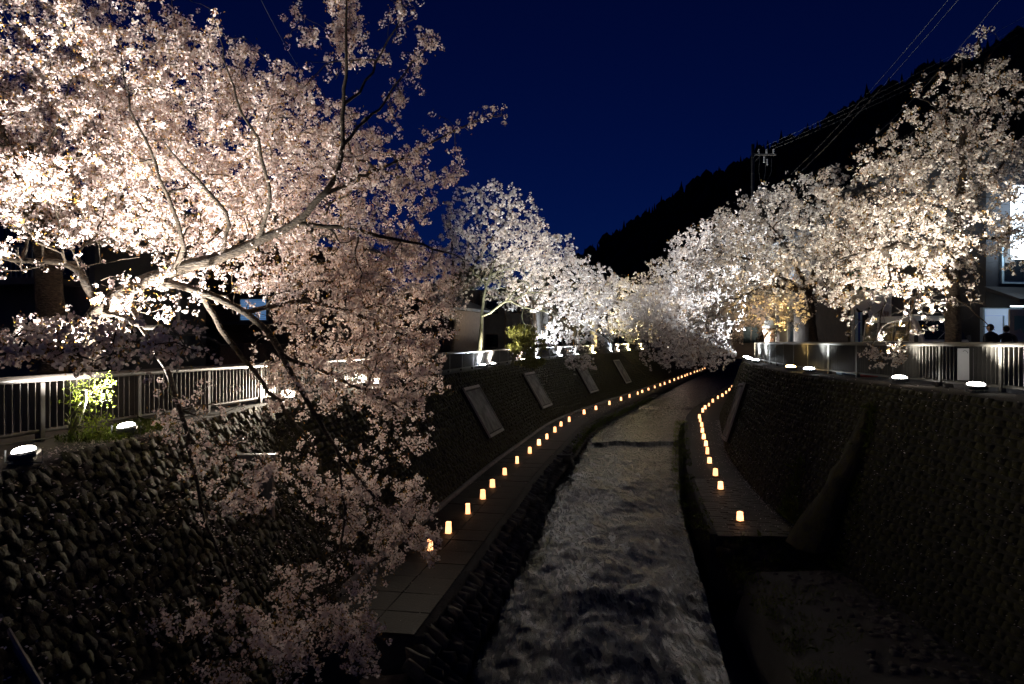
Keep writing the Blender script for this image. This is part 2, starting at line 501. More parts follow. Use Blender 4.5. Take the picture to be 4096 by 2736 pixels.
# ---------------------------------------------------------------- river
def zwater(Y):
    return np.interp(Y, [0, 15.6, 17.2, 26, 28.2, 39.1, 39.6, 58.0, 59.0, 80, 81, 200], [-6.4, -6.3, -6.22, -6.2, -6.06, -6.0, -5.80, -5.75, -5.6, -5.55, -5.45, -5.4])
Ys = np.concatenate([np.arange(5, 40, .10), np.arange(40, 70, .22), np.arange(70, 190, 1.2)])
na = 64
rows = []
lx = LF.P(LF.s, -1.0); rx = RF.P(RF.s, 1.3)
for Y in Ys:
    x0 = np.interp(Y, lx[:, 1], lx[:, 0]); x1 = np.interp(Y, rx[:, 1], rx[:, 0])
    if Y < 14: x0 -= (14 - Y) * .5
    z0 = float(zwater(Y))
    amp = np.interp(Y, [5, 30, 38, 42, 57, 60, 90], [.085, .065, .05, .03, .03, .05, .04])
    row = []
    for i in range(na):
        u = i / (na - 1); x = x0 + (x1 - x0) * u
        wob = .7 * noise.noise((x * .7, Y * .25, 3.1))
        z = float(zwater(Y + wob * 2.0))
        n1 = noise.noise((x * 1.1, Y * .55, 1.0)) * 1.0
        n2 = noise.noise((x * 3.1 + n1, Y * 1.5, 7.0)) * .55
        n3 = noise.noise((x * 7.0, Y * 3.4 + n2 * 2, 12.0)) * .28
        row.append((x, Y, z + amp * (n1 + n2 + n3)))
    rows.append(np.array(row))
wm = bpy.data.materials.new('rushing_water'); wm.use_nodes = True
N, L = wm.node_tree.nodes, wm.node_tree.links
b = N['Principled BSDF']; b.inputs['Roughness'].default_value = .16; b.inputs['Specular IOR Level'].default_value = .20
tc = N.new('ShaderNodeTexCoord'); mp = N.new('ShaderNodeMapping'); mp.inputs['Scale'].default_value = (1.7, .40, 1)
L.new(tc.outputs['Object'], mp.inputs['Vector'])
nz = N.new('ShaderNodeTexNoise'); nz.inputs['Scale'].default_value = 5.5; nz.inputs['Detail'].default_value = 10; nz.inputs['Roughness'].default_value = .75; nz.inputs['Distortion'].default_value = .5
L.new(mp.outputs[0], nz.inputs['Vector'])
cr = N.new('ShaderNodeValToRGB')
cr.color_ramp.elements[0].position = .53; cr.color_ramp.elements[0].color = (.003, .004, .004, 1)
cr.color_ramp.elements[1].position = .86; cr.color_ramp.elements[1].color = (.018, .021, .023, 1)
big = N.new('ShaderNodeTexNoise'); big.inputs['Scale'].default_value = .9; big.inputs['Detail'].default_value = 3
L.new(mp.outputs[0], big.inputs['Vector'])
ma = N.new('ShaderNodeMath'); ma.operation = 'MULTIPLY_ADD'; ma.inputs[1].default_value = .75; L.new(big.outputs['Fac'], ma.inputs[0])
mb_ = N.new('ShaderNodeMath'); mb_.operation = 'SUBTRACT'; mb_.inputs[1].default_value = .375; L.new(nz.outputs['Fac'], mb_.inputs[0]); L.new(mb_.outputs[0], ma.inputs[2])
L.new(ma.outputs[0], cr.inputs['Fac']); L.new(cr.outputs[0], b.inputs['Base Color'])
rr = N.new('ShaderNodeMapRange'); rr.inputs[1].default_value = .45; rr.inputs[2].default_value = .7; rr.inputs[3].default_value = .22; rr.inputs[4].default_value = .45
L.new(nz.outputs['Fac'], rr.inputs[0]); L.new(rr.outputs[0], b.inputs['Roughness'])
n2 = N.new('ShaderNodeTexNoise'); n2.inputs['Scale'].default_value = 5; n2.inputs['Detail'].default_value = 3.5
L.new(mp.outputs[0], n2.inputs['Vector'])
bp = N.new('ShaderNodeBump'); bp.inputs['Strength'].default_value = .5; bp.inputs['Distance'].default_value = .03
L.new(n2.outputs['Fac'], bp.inputs['Height']); L.new(bp.outputs[0], b.inputs['Normal'])
w = strip('river_water', rows, wm); tag(w, kind='structure')

# ---------------------------------------------------------------- stones
def stone_template(seed, n=2):
    """rounded irregular block, 26 verts"""
    r = random.Random(seed)
    vs, fs, ix = [], [], {}
    def vid(p):
        if p not in ix:
            ix[p] = len(vs); q = Vector(p); l = q.length
            q = q * (1.0 / max(l, 1e-6)) ** .16
            q = Vector((q.x * r.uniform(.66, 1.08), q.y * r.uniform(.66, 1.08), q.z * r.uniform(.78, 1.1)))
            vs.append(q * .5)
        return ix[p]
    for ax in range(3):
        for sg in (-1, 1):
            for i in (-1, 0):
                for j in (-1, 0):
                    quad = []
                    for a, c in ((i, j), (i + 1, j), (i + 1, j + 1), (i, j + 1)):
                        p = [0, 0, 0]; p[ax] = sg; p[(ax + 1) % 3] = a; p[(ax + 2) % 3] = c
                        quad.append(vid(tuple(p)))
                    fs.append(quad if sg > 0 else quad[::-1])
    return np.array([tuple(v) for v in vs]), np.array(fs)
ST = [stone_template(i) for i in range(10)]
ST_ME = [np_mesh('wall_stone', v, f, [M['stone']], smooth=False) for v, f in ST]
ST_GREY = [np_mesh('river_stone', v, f, [M['stone_grey']], smooth=True) for v, f in ST]

def block_template(seed):
    r = random.Random(seed + 90); q = lambda a: a * r.uniform(.36, .5)
    v = np.array([(q(-1), q(-1), -.5), (q(1), q(-1), -.5), (q(1), q(1), -.5), (q(-1), q(1), -.5)] + [(x * .82, y * .82, r.uniform(.3, .5)) for x, y in ((q(-1), q(-1)), (q(1), q(-1)), (q(1), q(1)), (q(-1), q(1)))])
    v[:4, :2] = np.array([(-.5, -.5), (.5, -.5), (.5, .5), (-.5, .5)])
    f = np.array([(4, 5, 6, 7), (0, 1, 5, 4), (1, 2, 6, 5), (2, 3, 7, 6), (3, 0, 4, 7)])
    return v, f
BL = [block_template(i) for i in range(10)]
def joined_stones(name, centers, axes, sizes, m, parent, ST=ST):
    """axes: (K,3,3) columns u,v,n ; sizes (K,3)"""
    K = len(centers)
    V, FC = [], []; off = 0
    which = RNG.integers(0, len(ST), K)
    for t in range(len(ST)):
        sel = np.where(which == t)[0]
        if not len(sel): continue
        v, f = ST[t]
        loc = v[None] * sizes[sel][:, None, :]
        wv = np.einsum('kij,knj->kni', axes[sel], loc) + centers[sel][:, None, :]
        V.append(wv.reshape(-1, 3))
        FC.append((f[None] + (np.arange(len(sel)) * len(v))[:, None, None] + off).reshape(-1, 4))
        off += len(sel) * len(v)
    o = mobj(name, np_mesh(name, np.concatenate(V), np.concatenate(FC), [m]), parent)
    tag(o, kind='stuff')
    return o

def wall_axes(surf, s, t, flip=1):
    e = .05
    p = surf(s, t); du = surf(s + e, t) - p; dv = surf(s, np.minimum(t + .01, 1.02)) - p
    u = du / np.linalg.norm(du, axis=-1, keepdims=True)
    v = dv - (dv * u).sum(-1, keepdims=True) * u
    v /= np.linalg.norm(v, axis=-1, keepdims=True)
    n = np.cross(u, v)
    return p, u, v, n

# left wall thing
wl_root = empty('retaining_wall', (*LF.P(LF.sY(10), 1.15), ZW))
tag(wl_root, 'mossy rubble stone river wall below the taupe fence and the big cherry', 'wall')
INV = Matrix.Translation(-Vector(wl_root.location))
def under(o, root):
    o.parent = root; o.matrix_parent_inverse = Matrix.Translation(-Vector(root.location)); return o
ts = np.linspace(0, 1, 9)
back = strip('wall_core', [Lw(sL, np.full(len(sL), t)) for t in ts] , M['mortar']); under(back, wl_root)
# near rubble, stone by stone
rows_n = 22
cand = []
sA, sB = LF.sY(3.0), LF.sY(15.5)
r_ = 0; t = .025
while t < 1.0:
    s = sA + random.uniform(0, .2)
    while s < sB:
        wd = random.uniform(.10, .22)
        cand.append((s + wd / 2, min(.985, t + random.uniform(-.018, .018)), wd, random.uniform(.11, .18)))
        s += wd + .010
    t += .034
cand = np.array(cand)
p, u, v, n = wall_axes(Lw, cand[:, 0], cand[:, 1])
n = -n if n[0, 0] < 0 else n
px = 512 + F * p[:, 0] / np.maximum(p[:, 1], .1); py = 342 - F * p[:, 2] / np.maximum(p[:, 1], .1)
vis = (px > -15) & (px < 300) & (py < 700) & (p[:, 1] > 2)
rot = RNG.normal(0, .45, len(cand))
cu, su = np.cos(rot)[:, None], np.sin(rot)[:, None]
u2 = u * cu + v * su; v2 = -u * su + v * cu
sizes = np.stack([cand[:, 2] * 1.16, cand[:, 3] * 1.14, RNG.uniform(.07, .12, len(cand))], 1)
cent = p + n * RNG.uniform(-.015, .022, len(cand))[:, None]
axes = np.stack([u2, v2, n], -1)
order = np.argsort(np.where(vis & (py < 640), p[:, 1], 999))
single = order[:290]
for i in single:
    Mx = Matrix([[*axes[i][0]], [*axes[i][1]], [*axes[i][2]]]).to_4x4()
    o = bpy.data.objects.new('wall_stone', ST_ME[i % 10])
    o.matrix_world = Matrix.Translation(Vector(cent[i] - np.array(wl_root.location))) @ Mx @ Matrix.Diagonal((*sizes[i], 1))
    link(o, wl_root)
rest = np.setdiff1d(np.arange(len(cand)), single)
o = joined_stones('rubble_stones', cent[rest], axes[rest], sizes[rest], M['stone'], None); under(o, wl_root)
# farther courses
cand = []
t = .03
while t < 1.0:
    s = sB
    while LF.P(s, 0)[1] < 96:
        d = LF.P(s, 0)[1]
        wd = random.uniform(.18, .36) * (1 if d < 45 else 1.5)
        cand.append((s + wd / 2, min(.98, t + random.uniform(-.006, .006)), wd, random.uniform(.15, .2))); s += wd + .008
    t += .042
cand = np.array(cand); p, u, v, n = wall_axes(Lw, cand[:, 0], cand[:, 1]); n = -n if n[0, 0] < 0 else n
sizes = np.stack([cand[:, 2], cand[:, 3], RNG.uniform(.10, .18, len(cand))], 1)
if np.dot(np.cross(u[0], v[0]), n[0]) < 0: u = -u
o = joined_stones('course_stones', p + n * RNG.uniform(-.02, .025, len(cand))[:, None], np.stack([u, v, n], -1), sizes, M['stone'], None, BL); under(o, wl_root)

# right wall thing
def Rw(s, t):
    """s is depth-ordered station on the top line; the foot is matched by fraction"""
    top = RT.P(s); fr = np.interp(s, RT.s, np.linspace(0, 1, len(RT.s)))
    foot = RB.P(np.interp(top[..., 1], RBm_y, RBm_s))
    zb = np.where(top[..., 1] < 17.3, -5.6, ZW)
    xy = foot * (1 - t[..., None]) + top * t[..., None]
    z = zb * (1 - t) + ZR * t
    return np.concatenate([xy, z[..., None]], -1)
RBm_y, RBm_s = RB.p[:, 1], RB.s
wr_root = empty('retaining_wall', (*RB.P(RB.sY(20)), ZW))
tag(wr_root, 'dark coursed stone river wall below the bronze fence beside the shop', 'wall')
sRw = np.arange(0, RT.s[-1], .5)
back = strip('wall_core', [Rw(sRw, np.full(len(sRw), t)) for t in ts], M['mortar']); under(back, wr_root)
cand = []
t = .03
while t < 1.0:
    s = RT.sY(8.0)
    while RT.P(s)[1] < 60:
        wd = random.uniform(.15, .34); cand.append((s + wd / 2, min(.98, t + random.uniform(-.005, .005)), wd, random.uniform(.13, .18))); s += wd + .006
    t += .0375
cand = np.array(cand); p, u, v, n = wall_axes(Rw, cand[:, 0], cand[:, 1]); n = -n if n[0, 0] > 0 else n
sizes = np.stack([cand[:, 2], cand[:, 3], RNG.uniform(.10, .17, len(cand))], 1)
if np.dot(np.cross(u[0], v[0]), n[0]) < 0: u = -u
o = joined_stones('course_stones', p + n * RNG.uniform(-.02, .025, len(cand))[:, None], np.stack([u, v, n], -1), sizes, M['stone'], None, BL); under(o, wr_root)
wrp, wrn = p, n
tt = np.linspace(.86, 0, 14); pts_ = []
for q in tt:
    p_ = Rw(np.array([RT.sY(17.4)]), np.array([q]))[0]; pts_.append(p_ + np.array([-.35 * (1 - q) ** 1.2, .1 * math.sin(q * 9), 0]))
rad_ = np.interp(tt, [0, .3, .86], [.62, .42, .15]); vs, fs = [], []
for i, (p_, r_) in enumerate(zip(pts_, rad_)):
    for k_ in range(10):
        a = 2 * math.pi * k_ / 10; d_ = r_ * (1 + .35 * noise.noise((p_[0] * 2 + math.cos(a) * 2, p_[1] * 2 + math.sin(a) * 2, p_[2] * 2)))
        vs.append((p_[0] + d_ * math.cos(a) * .8, p_[1] + d_ * math.sin(a), p_[2] + .1 * noise.noise((i, k_, 1))))
for i in range(13):
    for k_ in range(10): fs.append((i * 10 + k_, i * 10 + (k_ + 1) % 10, i * 10 + 10 + (k_ + 1) % 10, i * 10 + 10 + k_))
o = MB().add(vs, fs).obj('buttress', M['stone'], None, True); under(o, wr_root)
cc, aa, ss = [], [], []
for _ in range(170):
    x = random.uniform(5.6, 8.3); Y = random.uniform(16.7, 18.25); k_ = random.uniform(.16, .38)
    cc.append((x, Y, np.interp(Y, [16.7, 17.3, 18.2], [-6.05, -6.1, -5.42]) + .15 * max(0, x - 7) + random.uniform(-.08, .05)))
    aa.append(np.array(Matrix.Rotation(random.uniform(0, 3), 3, 'Z') @ Matrix.Rotation(random.uniform(-.3, .3), 3, 'X'))); ss.append((k_ * 1.4, k_, k_ * .8))
o = joined_stones('inlet_rubble', np.array(cc), np.array(aa), np.array(ss), M['stone'], None); tag(o, 'tumbled dark rubble filling the inlet below the end of the right path', 'rubble')

# water-side stones jutting from the left walkway
wsr = empty('bank_revetment', (*LF.P(LF.sY(20), -1.3), -6.0))
tag(wsr, 'rows of jutting stones along the water side of the lantern path', 'revetment')
i = 0
for row, (off, z) in enumerate(((-1.33, -5.42), (-1.48, -5.78), (-1.62, -6.1))):
    s = LF.sY(11.5)
    while LF.P(s, 0)[1] < (31 if row == 0 else 27):
        c = LF.P(s, off + random.uniform(-.05, .05)); a = LF.ang(s)
        o = mobj('jutting_stone', ST_GREY[i % 10], wsr, (c[0] - wsr.location.x, c[1] - wsr.location.y, z - wsr.location.z + random.uniform(-.05, .05)),
                 (random.uniform(-.2, .2), random.uniform(-.15, .45), a - math.pi / 2 - .5 + random.uniform(-.15, .15)), (random.uniform(.42, .6), random.uniform(.13, .2), random.uniform(.2, .3)))
        i += 1; s += random.uniform(.25, .36)
cc, aa, ss = [], [], []
for row, (off, z) in enumerate(((-1.33, -5.42), (-1.5, -5.75))):
    s = LF.sY(31 if row == 0 else 27)
    while LF.P(s, 0)[1] < 70:
        a = LF.ang(s) - math.pi / 2 - .5
        cc.append((*LF.P(s, off), z + random.uniform(-.04, .04)))
        aa.append(np.array(Matrix.Rotation(a, 3, 'Z') @ Matrix.Rotation(.2, 3, 'Y')))
        ss.append((.5, .18, .26)); s += .33
o = joined_stones('small_jutting_stones', np.array(cc), np.array(aa), np.array(ss), M['stone_grey'], None); under(o, wsr)
# stone steps down to the water
st = empty('water_steps', (*LF.P(LF.sY(32.0), -1.4), ZW))
tag(st, 'short flight of stone steps leading down from lantern path to water', 'steps')
for k_ in range(4):
    c = LF.P(LF.sY(32.0 + k_ * .35), -1.45)
    MB().box((c[0] - st.location.x, c[1] - st.location.y, -.13 - .22 * k_), (.9, .45, .24), LF.ang(LF.sY(32)) - math.pi / 2, bev=.02).obj('step', M['concrete'], st)
# boulders at the lower end of the left path
for j, (pxx, pyy, Y, sz, lab) in enumerate(((381, 652, 11.6, .62, 'flat pale boulder just below the end of the lantern path'),
                                      (386, 671, 11.0, .66, 'rounded boulder in the dark water below the path end'),
                                      (362, 684, 10.6, .72, 'large boulder at the foot of the path furthest from its end'))):
    q = at(pxx, pyy, Y)
    tag(mobj('boulder', ST_GREY[j + 3], None, (q[0], q[1], -6.15 + .2 * sz), (.2, .1, j), (sz * 1.3, sz, sz * .9)), lab, 'boulder')
# ---------------------------------------------------------------- fences
def build_fence(name, label, curve_pt, ang, s0, s1, zf, m, gap, single_until, outward, rail_h=.95):
    root = empty(name, (*curve_pt(s0), zf(s0)))
    tag(root, label, 'fence')
    ox, oy, oz = root.location
    # rails
    ss = np.arange(s0, s1 + .01, 1.0)
    def rail(nm, h0, h1, hw):
        P = np.array([curve_pt(s) for s in ss]); A = np.array([ang(s) for s in ss]); Z = np.array([float(zf(s)) for s in ss])
        nn = np.stack([-np.sin(A), np.cos(A)], 1) * hw
        rows = []
        for sg, h in ((1, h0), (1, h1), (-1, h1), (-1, h0), (1, h0)):
            q = xyz(P + nn * sg, Z + h); q -= np.array([ox, oy, oz]); rows.append(q)
        strip(nm, rows, m, root, False)
    rail('top_rail', rail_h - .10, rail_h, .045)
    rail('bottom_rail', .10, .16, .03)
    post_me = MB().box((0, 0, rail_h / 2 - .06), (.085, .11, rail_h - .08), bev=.008).mesh('post', m)
    slat_me = MB().box((0, 0, (rail_h - .26) / 2 + .16), (.014, .095, rail_h - .26)).mesh('slat', m)
    s = s0; span = 2.0; k = 0
    far = []
    while s < s1:
        p = curve_pt(s); a = ang(s) 
        mobj('post', post_me, root, (p[0] - ox, p[1] - oy, zf(s) - oz), (0, 0, a))
        q = s + gap
        while q < min(s + span, s1) - gap * .6:
            p = curve_pt(q)
            if p[1] < single_until:
                mobj('slat', slat_me, root, (p[0] - ox, p[1] - oy, zf(q) - oz), (0, 0, ang(q)))
            else:
                far.append((p[0] - ox, p[1] - oy, float(zf(q)) - oz, ang(q)))
            q += gap
        s += span
    if far:
        mb = MB()
        for x, y, z, a in far:
            mb.box((x, y, z + (rail_h - .26) / 2 + .16), (.014, .095, rail_h - .26), a)
        tag(mb.obj('far_slats', m, root), kind='stuff')
    return root

def lfp(s):
    c = LF.P(s, 0); h = float(zl(c[1])) - ZW
    return LF.P(s, 1.15 + KB * h + .38)
def lfz(s): return float(zl(LF.P(s, 0)[1])) + .012
fl = build_fence('bank_fence', 'taupe metal louvre fence on the left bank below the big pink cherry', lfp, LF.ang, LF.sY(3.5), LF.sY(92), lfz, M['fence'], .125, 24, 1)
def rfp(s): return RT.P(s, -.64)
fr_ = build_fence('bank_fence', 'bronze metal louvre fence along the shop side of the river', rfp, RT.ang, RT.sY(6.0), RT.sY(66), lambda s: ZR + .012, M['fence_dark'], .135, 27.5, -1, 1.04)

# white notice panel hung on the right fence
p = rfp(RT.sY(15.0))
nb = empty('notice_panel', (p[0] - .075, p[1], ZR + .2)); nb.rotation_euler = (0, 0, math.radians(-28))
tag(nb, 'blank-looking white panel hung on the bronze fence above a floodlight', 'panel')
MB().box((0, 0, .36), (.34, .012, .70), bev=.003).obj('board', M['sign_white'], nb)
for dx in (-.03, .1):
    MB().tube([(dx + .05 * math.cos(a), -.012, .60 + .06 * math.sin(a)) for a in np.linspace(0, 2.4, 7)], .004, 4).obj('printed_mark', M['ink'], nb)

# ---------------------------------------------------------------- floodlights
def floodlight(loc, aim, power, col, label, size=(.34, .24), group=None, spread=135):
    root = empty('floodlight', loc)
    tag(root, label, 'floodlight', group)
    n = Vector(aim).normalized()
    q = n.to_track_quat('Z', 'Y').to_euler()
    head = MB().box((0, 0, -.045), (size[0] + .04, size[1] + .04, .08), bev=.025)
    for i in range(5):
        head.box((-.10 + i * .05, 0, -.105), (.01, size[1] * .8, .05))
    h = head.obj('housing', M['black'], root, loc=(0, 0, .16), rot=q)
    dome = MB().lathe([(.5, -.004), (.485, .012), (.40, .032), (.22, .044), (.03, .048)], n=20).obj('lens', emit_lens(col), h, smooth=True)
    dome.scale = (size[0], size[1], 1)
    br = MB().tube([(-size[0] / 2 - .05, 0, .16), (-size[0] / 2 - .05, 0, .02), (size[0] / 2 + .05, 0, .02), (size[0] / 2 + .05, 0, .16)], .012, 5)
    br.box((0, 0, .008), (.3, .12, .016))
    br.obj('bracket', M['metal'], root)
    ld = bpy.data.lights.new('flood_lamp', 'AREA')
    ld.shape = 'ELLIPSE'; ld.size = size[0]; ld.size_y = size[1]
    ld.energy = power * FLOOD; ld.color = col; ld.spread = math.radians(spread)
    lo = bpy.data.objects.new('flood_lamp', ld)
    lo.location = Vector((0, 0, .16)) + n * .056
    lo.rotation_euler = (-n).to_track_quat('Z', 'Y').to_euler()
    link(lo, root)
    return root
_lens = {}
def emit_lens(col):
    k = tuple(round(c, 2) for c in col)
    if k not in _lens: _lens[k] = emit_mat('flood_lens', col, 45.0)
    return _lens[k]
WARM, COOL, NEUT, YEL, AMB = (1, .86, .68), (.86, .93, 1.0), (1, .95, .88), (1, .86, .45), (1, .68, .25)
LL = [(8.84, NEUT, 215, 'large floodlight on the mossy ledge nearest the fence post and trailing grass'),
      (11.4, NEUT, 300, 'large floodlight between the grass clump and taupe louvres'),
      (16.8, WARM, 115, 'floodlight half hidden among trailing blossom above the sluice'), (22.5, WARM, 100, 'floodlight behind the trailing blossom upstream of the sluice'),
      (36.9, COOL, 225, 'bluish floodlight below the bare maple trunk'),
      (39.2, NEUT, 225, 'floodlight just upstream of the maple trunk'),
      (46.4, WARM, 255, 'floodlight before the trimmed evergreen fence bay'), (50, COOL, 285, 'white floodlight under the pale cherry trunk'),
      (55.5, COOL, 360, None), (60, COOL, 360, None), (65.5, YEL, 360, None), (72, COOL, 390, None), (76, WARM, 390, None), (81, YEL, 390, None), (89, YEL, 480, None),
      (112, WARM, 600, None), (120, WARM, 600, None)]
for i, (Y, col, pw, lab) in enumerate(LL):
    s = LF.sY(Y); c = LF.P(s, 0); h = float(zl(c[1])) - ZW
    q = LF.P(s, 1.15 + KB * h + .12)
    # walk along until depth matches
    s += (Y - q[1]); c = LF.P(s, 0); h = float(zl(c[1])) - ZW; q = LF.P(s, 1.15 + KB * h + .14)
    if Y < 15: q = np.array([-5.72, 8.0]) if Y < 10 else np.array([-5.85, 10.35])
    floodlight((q[0], q[1], float(zl(q[1])) + .02), (-.12, -.06, 1.0) if Y < 15 else ((.30, -.72, .62) if Y < 30 else (-.06, -.12, 1)), pw, col,
               lab or 'small floodlight at the foot of the far left fence', group=None if lab else 'floodlights along the far left ledge', spread=120 if Y < 15 else (140 if Y < 30 else 150))
RL = [(14.0, NEUT, 150, 'floodlight beside the white notice panel on the right ledge'),
      (16.8, NEUT, 115, 'floodlight under the cherry spray hanging over the bronze fence'),
      (22.3, COOL, 130, 'white floodlight next to the amber one on right ledge'),
      (24.3, AMB, 32, 'amber floodlight turning the bronze louvres orange'),
      (33.0, COOL, 294, None), (36.5, COOL, 294, None), (40.5, WARM, 336, None), (47, COOL, 364, None), (53, COOL, 364, None), (60, WARM, 390, None), (69, COOL, 392, None), (80, WARM, 420, None)]
for i, (Y, col, pw, lab) in enumerate(RL):
    s = RT.sY(Y); q = RT.P(s, -.10)
    floodlight((q[0], q[1], ZR + .02), (-.02, -.15, 1.0) if Y < 30 else (.0, -.12, 1), pw, col,
               lab or 'small white floodlight on the curving right ledge', group=None if lab else 'floodlights where the right ledge curves', spread=112 if Y < 30 else 150)
# supply cables lying on the ledges
def cable(name, label, pts, r=.008):
    tag(MB().tube(pts, r, 5).obj(name, M['cable']), label, 'cable')
pts = []
for Y in np.arange(13.2, 42, .4):
    q = RT.P(RT.sY(Y), -.3 + .06 * math.sin(Y * 2.3)); pts.append((q[0], q[1], ZR + .03))
cable('supply_cable', 'thin black cable wandering along the right ledge between lamps', pts, .012)
pts = []
for Y in np.arange(6, 13, .3):
    s = LF.sY(Y); q = LF.P(s, 1.15 + KB * 3.75 + .3 + .05 * math.sin(Y * 3)); pts.append((q[0], q[1], -1.45 + .03))
cable('supply_cable', 'thin black cable along the left ledge at the fence foot', pts, .012)

# ---------------------------------------------------------------- paper lanterns
paper = bpy.data.materials.new('glowing_paper'); paper.use_nodes = True
N, L = paper.node_tree.nodes, paper.node_tree.links
b = N['Principled BSDF']; b.inputs['Base Color'].default_value = (.8, .7, .55, 1)
tc = N.new('ShaderNodeTexCoord'); sx = N.new('ShaderNodeSeparateXYZ'); L.new(tc.outputs['Object'], sx.inputs[0])
cr = N.new('ShaderNodeValToRGB'); e = cr.color_ramp.elements
e[0].position = 0; e[0].color = (1, .40, .16, 1); e[1].position = 1; e[1].color = (1, .40, .17, 1)
q = cr.color_ramp.elements.new(.42); q.color = (1, .50, .22, 1)
mr = N.new('ShaderNodeMapRange'); mr.inputs[1].default_value = 0.0; mr.inputs[2].default_value = .3
L.new(sx.outputs['Z'], mr.inputs[0]); L.new(mr.outputs[0], cr.inputs[0]); L.new(cr.outputs[0], b.inputs['Emission Color'])
oi = N.new('ShaderNodeObjectInfo'); mr2 = N.new('ShaderNodeMapRange'); mr2.inputs[3].default_value = 2.3; mr2.inputs[4].default_value = 4.2
L.new(oi.outputs['Random'], mr2.inputs[0]); L.new(mr2.outputs[0], b.inputs['Emission Strength'])
M['flame'] = emit_mat('candle_flame', (1, .7, .3), 12)
def lantern_proto():
    root = empty('paper_lantern'); 
    MB().box((0, 0, .012), (.24, .24, .024), bev=.004).obj('base_plate', M['wood'], root)
    mb = MB(); hb, ht, z0, z1 = .068, .060, .024, .30
    for k_, (za, zb_) in enumerate(((z0, z0 + .14), (z0 + .14, z1))):
        pass
    rings = []
    for z, h in ((z0, hb), (.12, .066), (.21, .062), (z1, ht)):
        rings += [(-h, -h, z), (h, -h, z), (h, h, z), (-h, h, z)]
    fs = []
    for r in range(3):
        for i in range(4):
            j = (i + 1) % 4; fs.append((r * 4 + i, r * 4 + j, r * 4 + 4 + j, r * 4 + 4 + i))
    mb.add(rings, fs); mb.obj('paper_shade', paper, root)
    c = MB().lathe([(.02, .024), (.02, .085), (.004, .09)], n=8).obj('candle', M['kerb'], root)
    MB().lathe([(.003, .09), (.012, .105), (.008, .125), (.001, .145)], n=6).obj('flame', M['flame'], c)
    return root
proto = lantern_proto()
def copy_tree(o, parent=None):
    c = o.copy(); COL.objects.link(c); c.parent = parent
    for ch in o.children: copy_tree(ch, c)
    return c
lan = [p for p in LPTS[4:29]]
lan_r = [p for p in RPTS[4:24]]
for Y in (95, 98.5, 102, 105, 109, 114, 118, 122, 127, 131): lan.append(tuple(LF.P(LF.sY(Y), 0)))
lan = [(-2.02, 16.9)] + lan
first = True
for side, pts in (('left', lan), ('right', lan_r)):
    for x, y in pts:
        o = proto if first else copy_tree(proto); first = False
        o.location = (x + random.uniform(-.04, .04), y, ZW + (.025 if side == 'left' else .03)); o.rotation_euler = (random.uniform(-.02, .02), random.uniform(-.02, .02), random.uniform(-.7, .7))
        o.scale = (1, 1, random.uniform(.88, 1.1))
        if side == 'left':
            tag(o, 'glowing white paper lantern on the path below the mossy left wall', 'lantern', 'paper lanterns lining the left path')
        else:
            tag(o, 'glowing white paper lantern on the paved path below the right wall', 'lantern', 'paper lanterns lining the right path')

# ---------------------------------------------------------------- trees
def blob(px, py, Y, rx, ry, rY, n, shell=.35):
    """n points in an ellipsoid; radii rx, ry given in survey pixels, rY in metres"""
    d = RNG.normal(size=(n, 3)); d /= np.linalg.norm(d, axis=1)[:, None]
    r = RNG.uniform(shell ** 3, 1, n) ** (1 / 3)
    d *= r[:, None]
    c = at(px, py, Y); k = Y / F
    return c + d * np.array([rx * k, rY, ry * k])

def line_pts(pts, n, jit):
    pts = np.array(pts); d = np.concatenate([[0], np.cumsum(np.linalg.norm(np.diff(pts, axis=0), axis=1))])
    s = RNG.uniform(0, d[-1], n)
    return np.stack([np.interp(s, d, pts[:, i]) for i in range(3)], 1) + RNG.normal(0, jit, (n, 3))

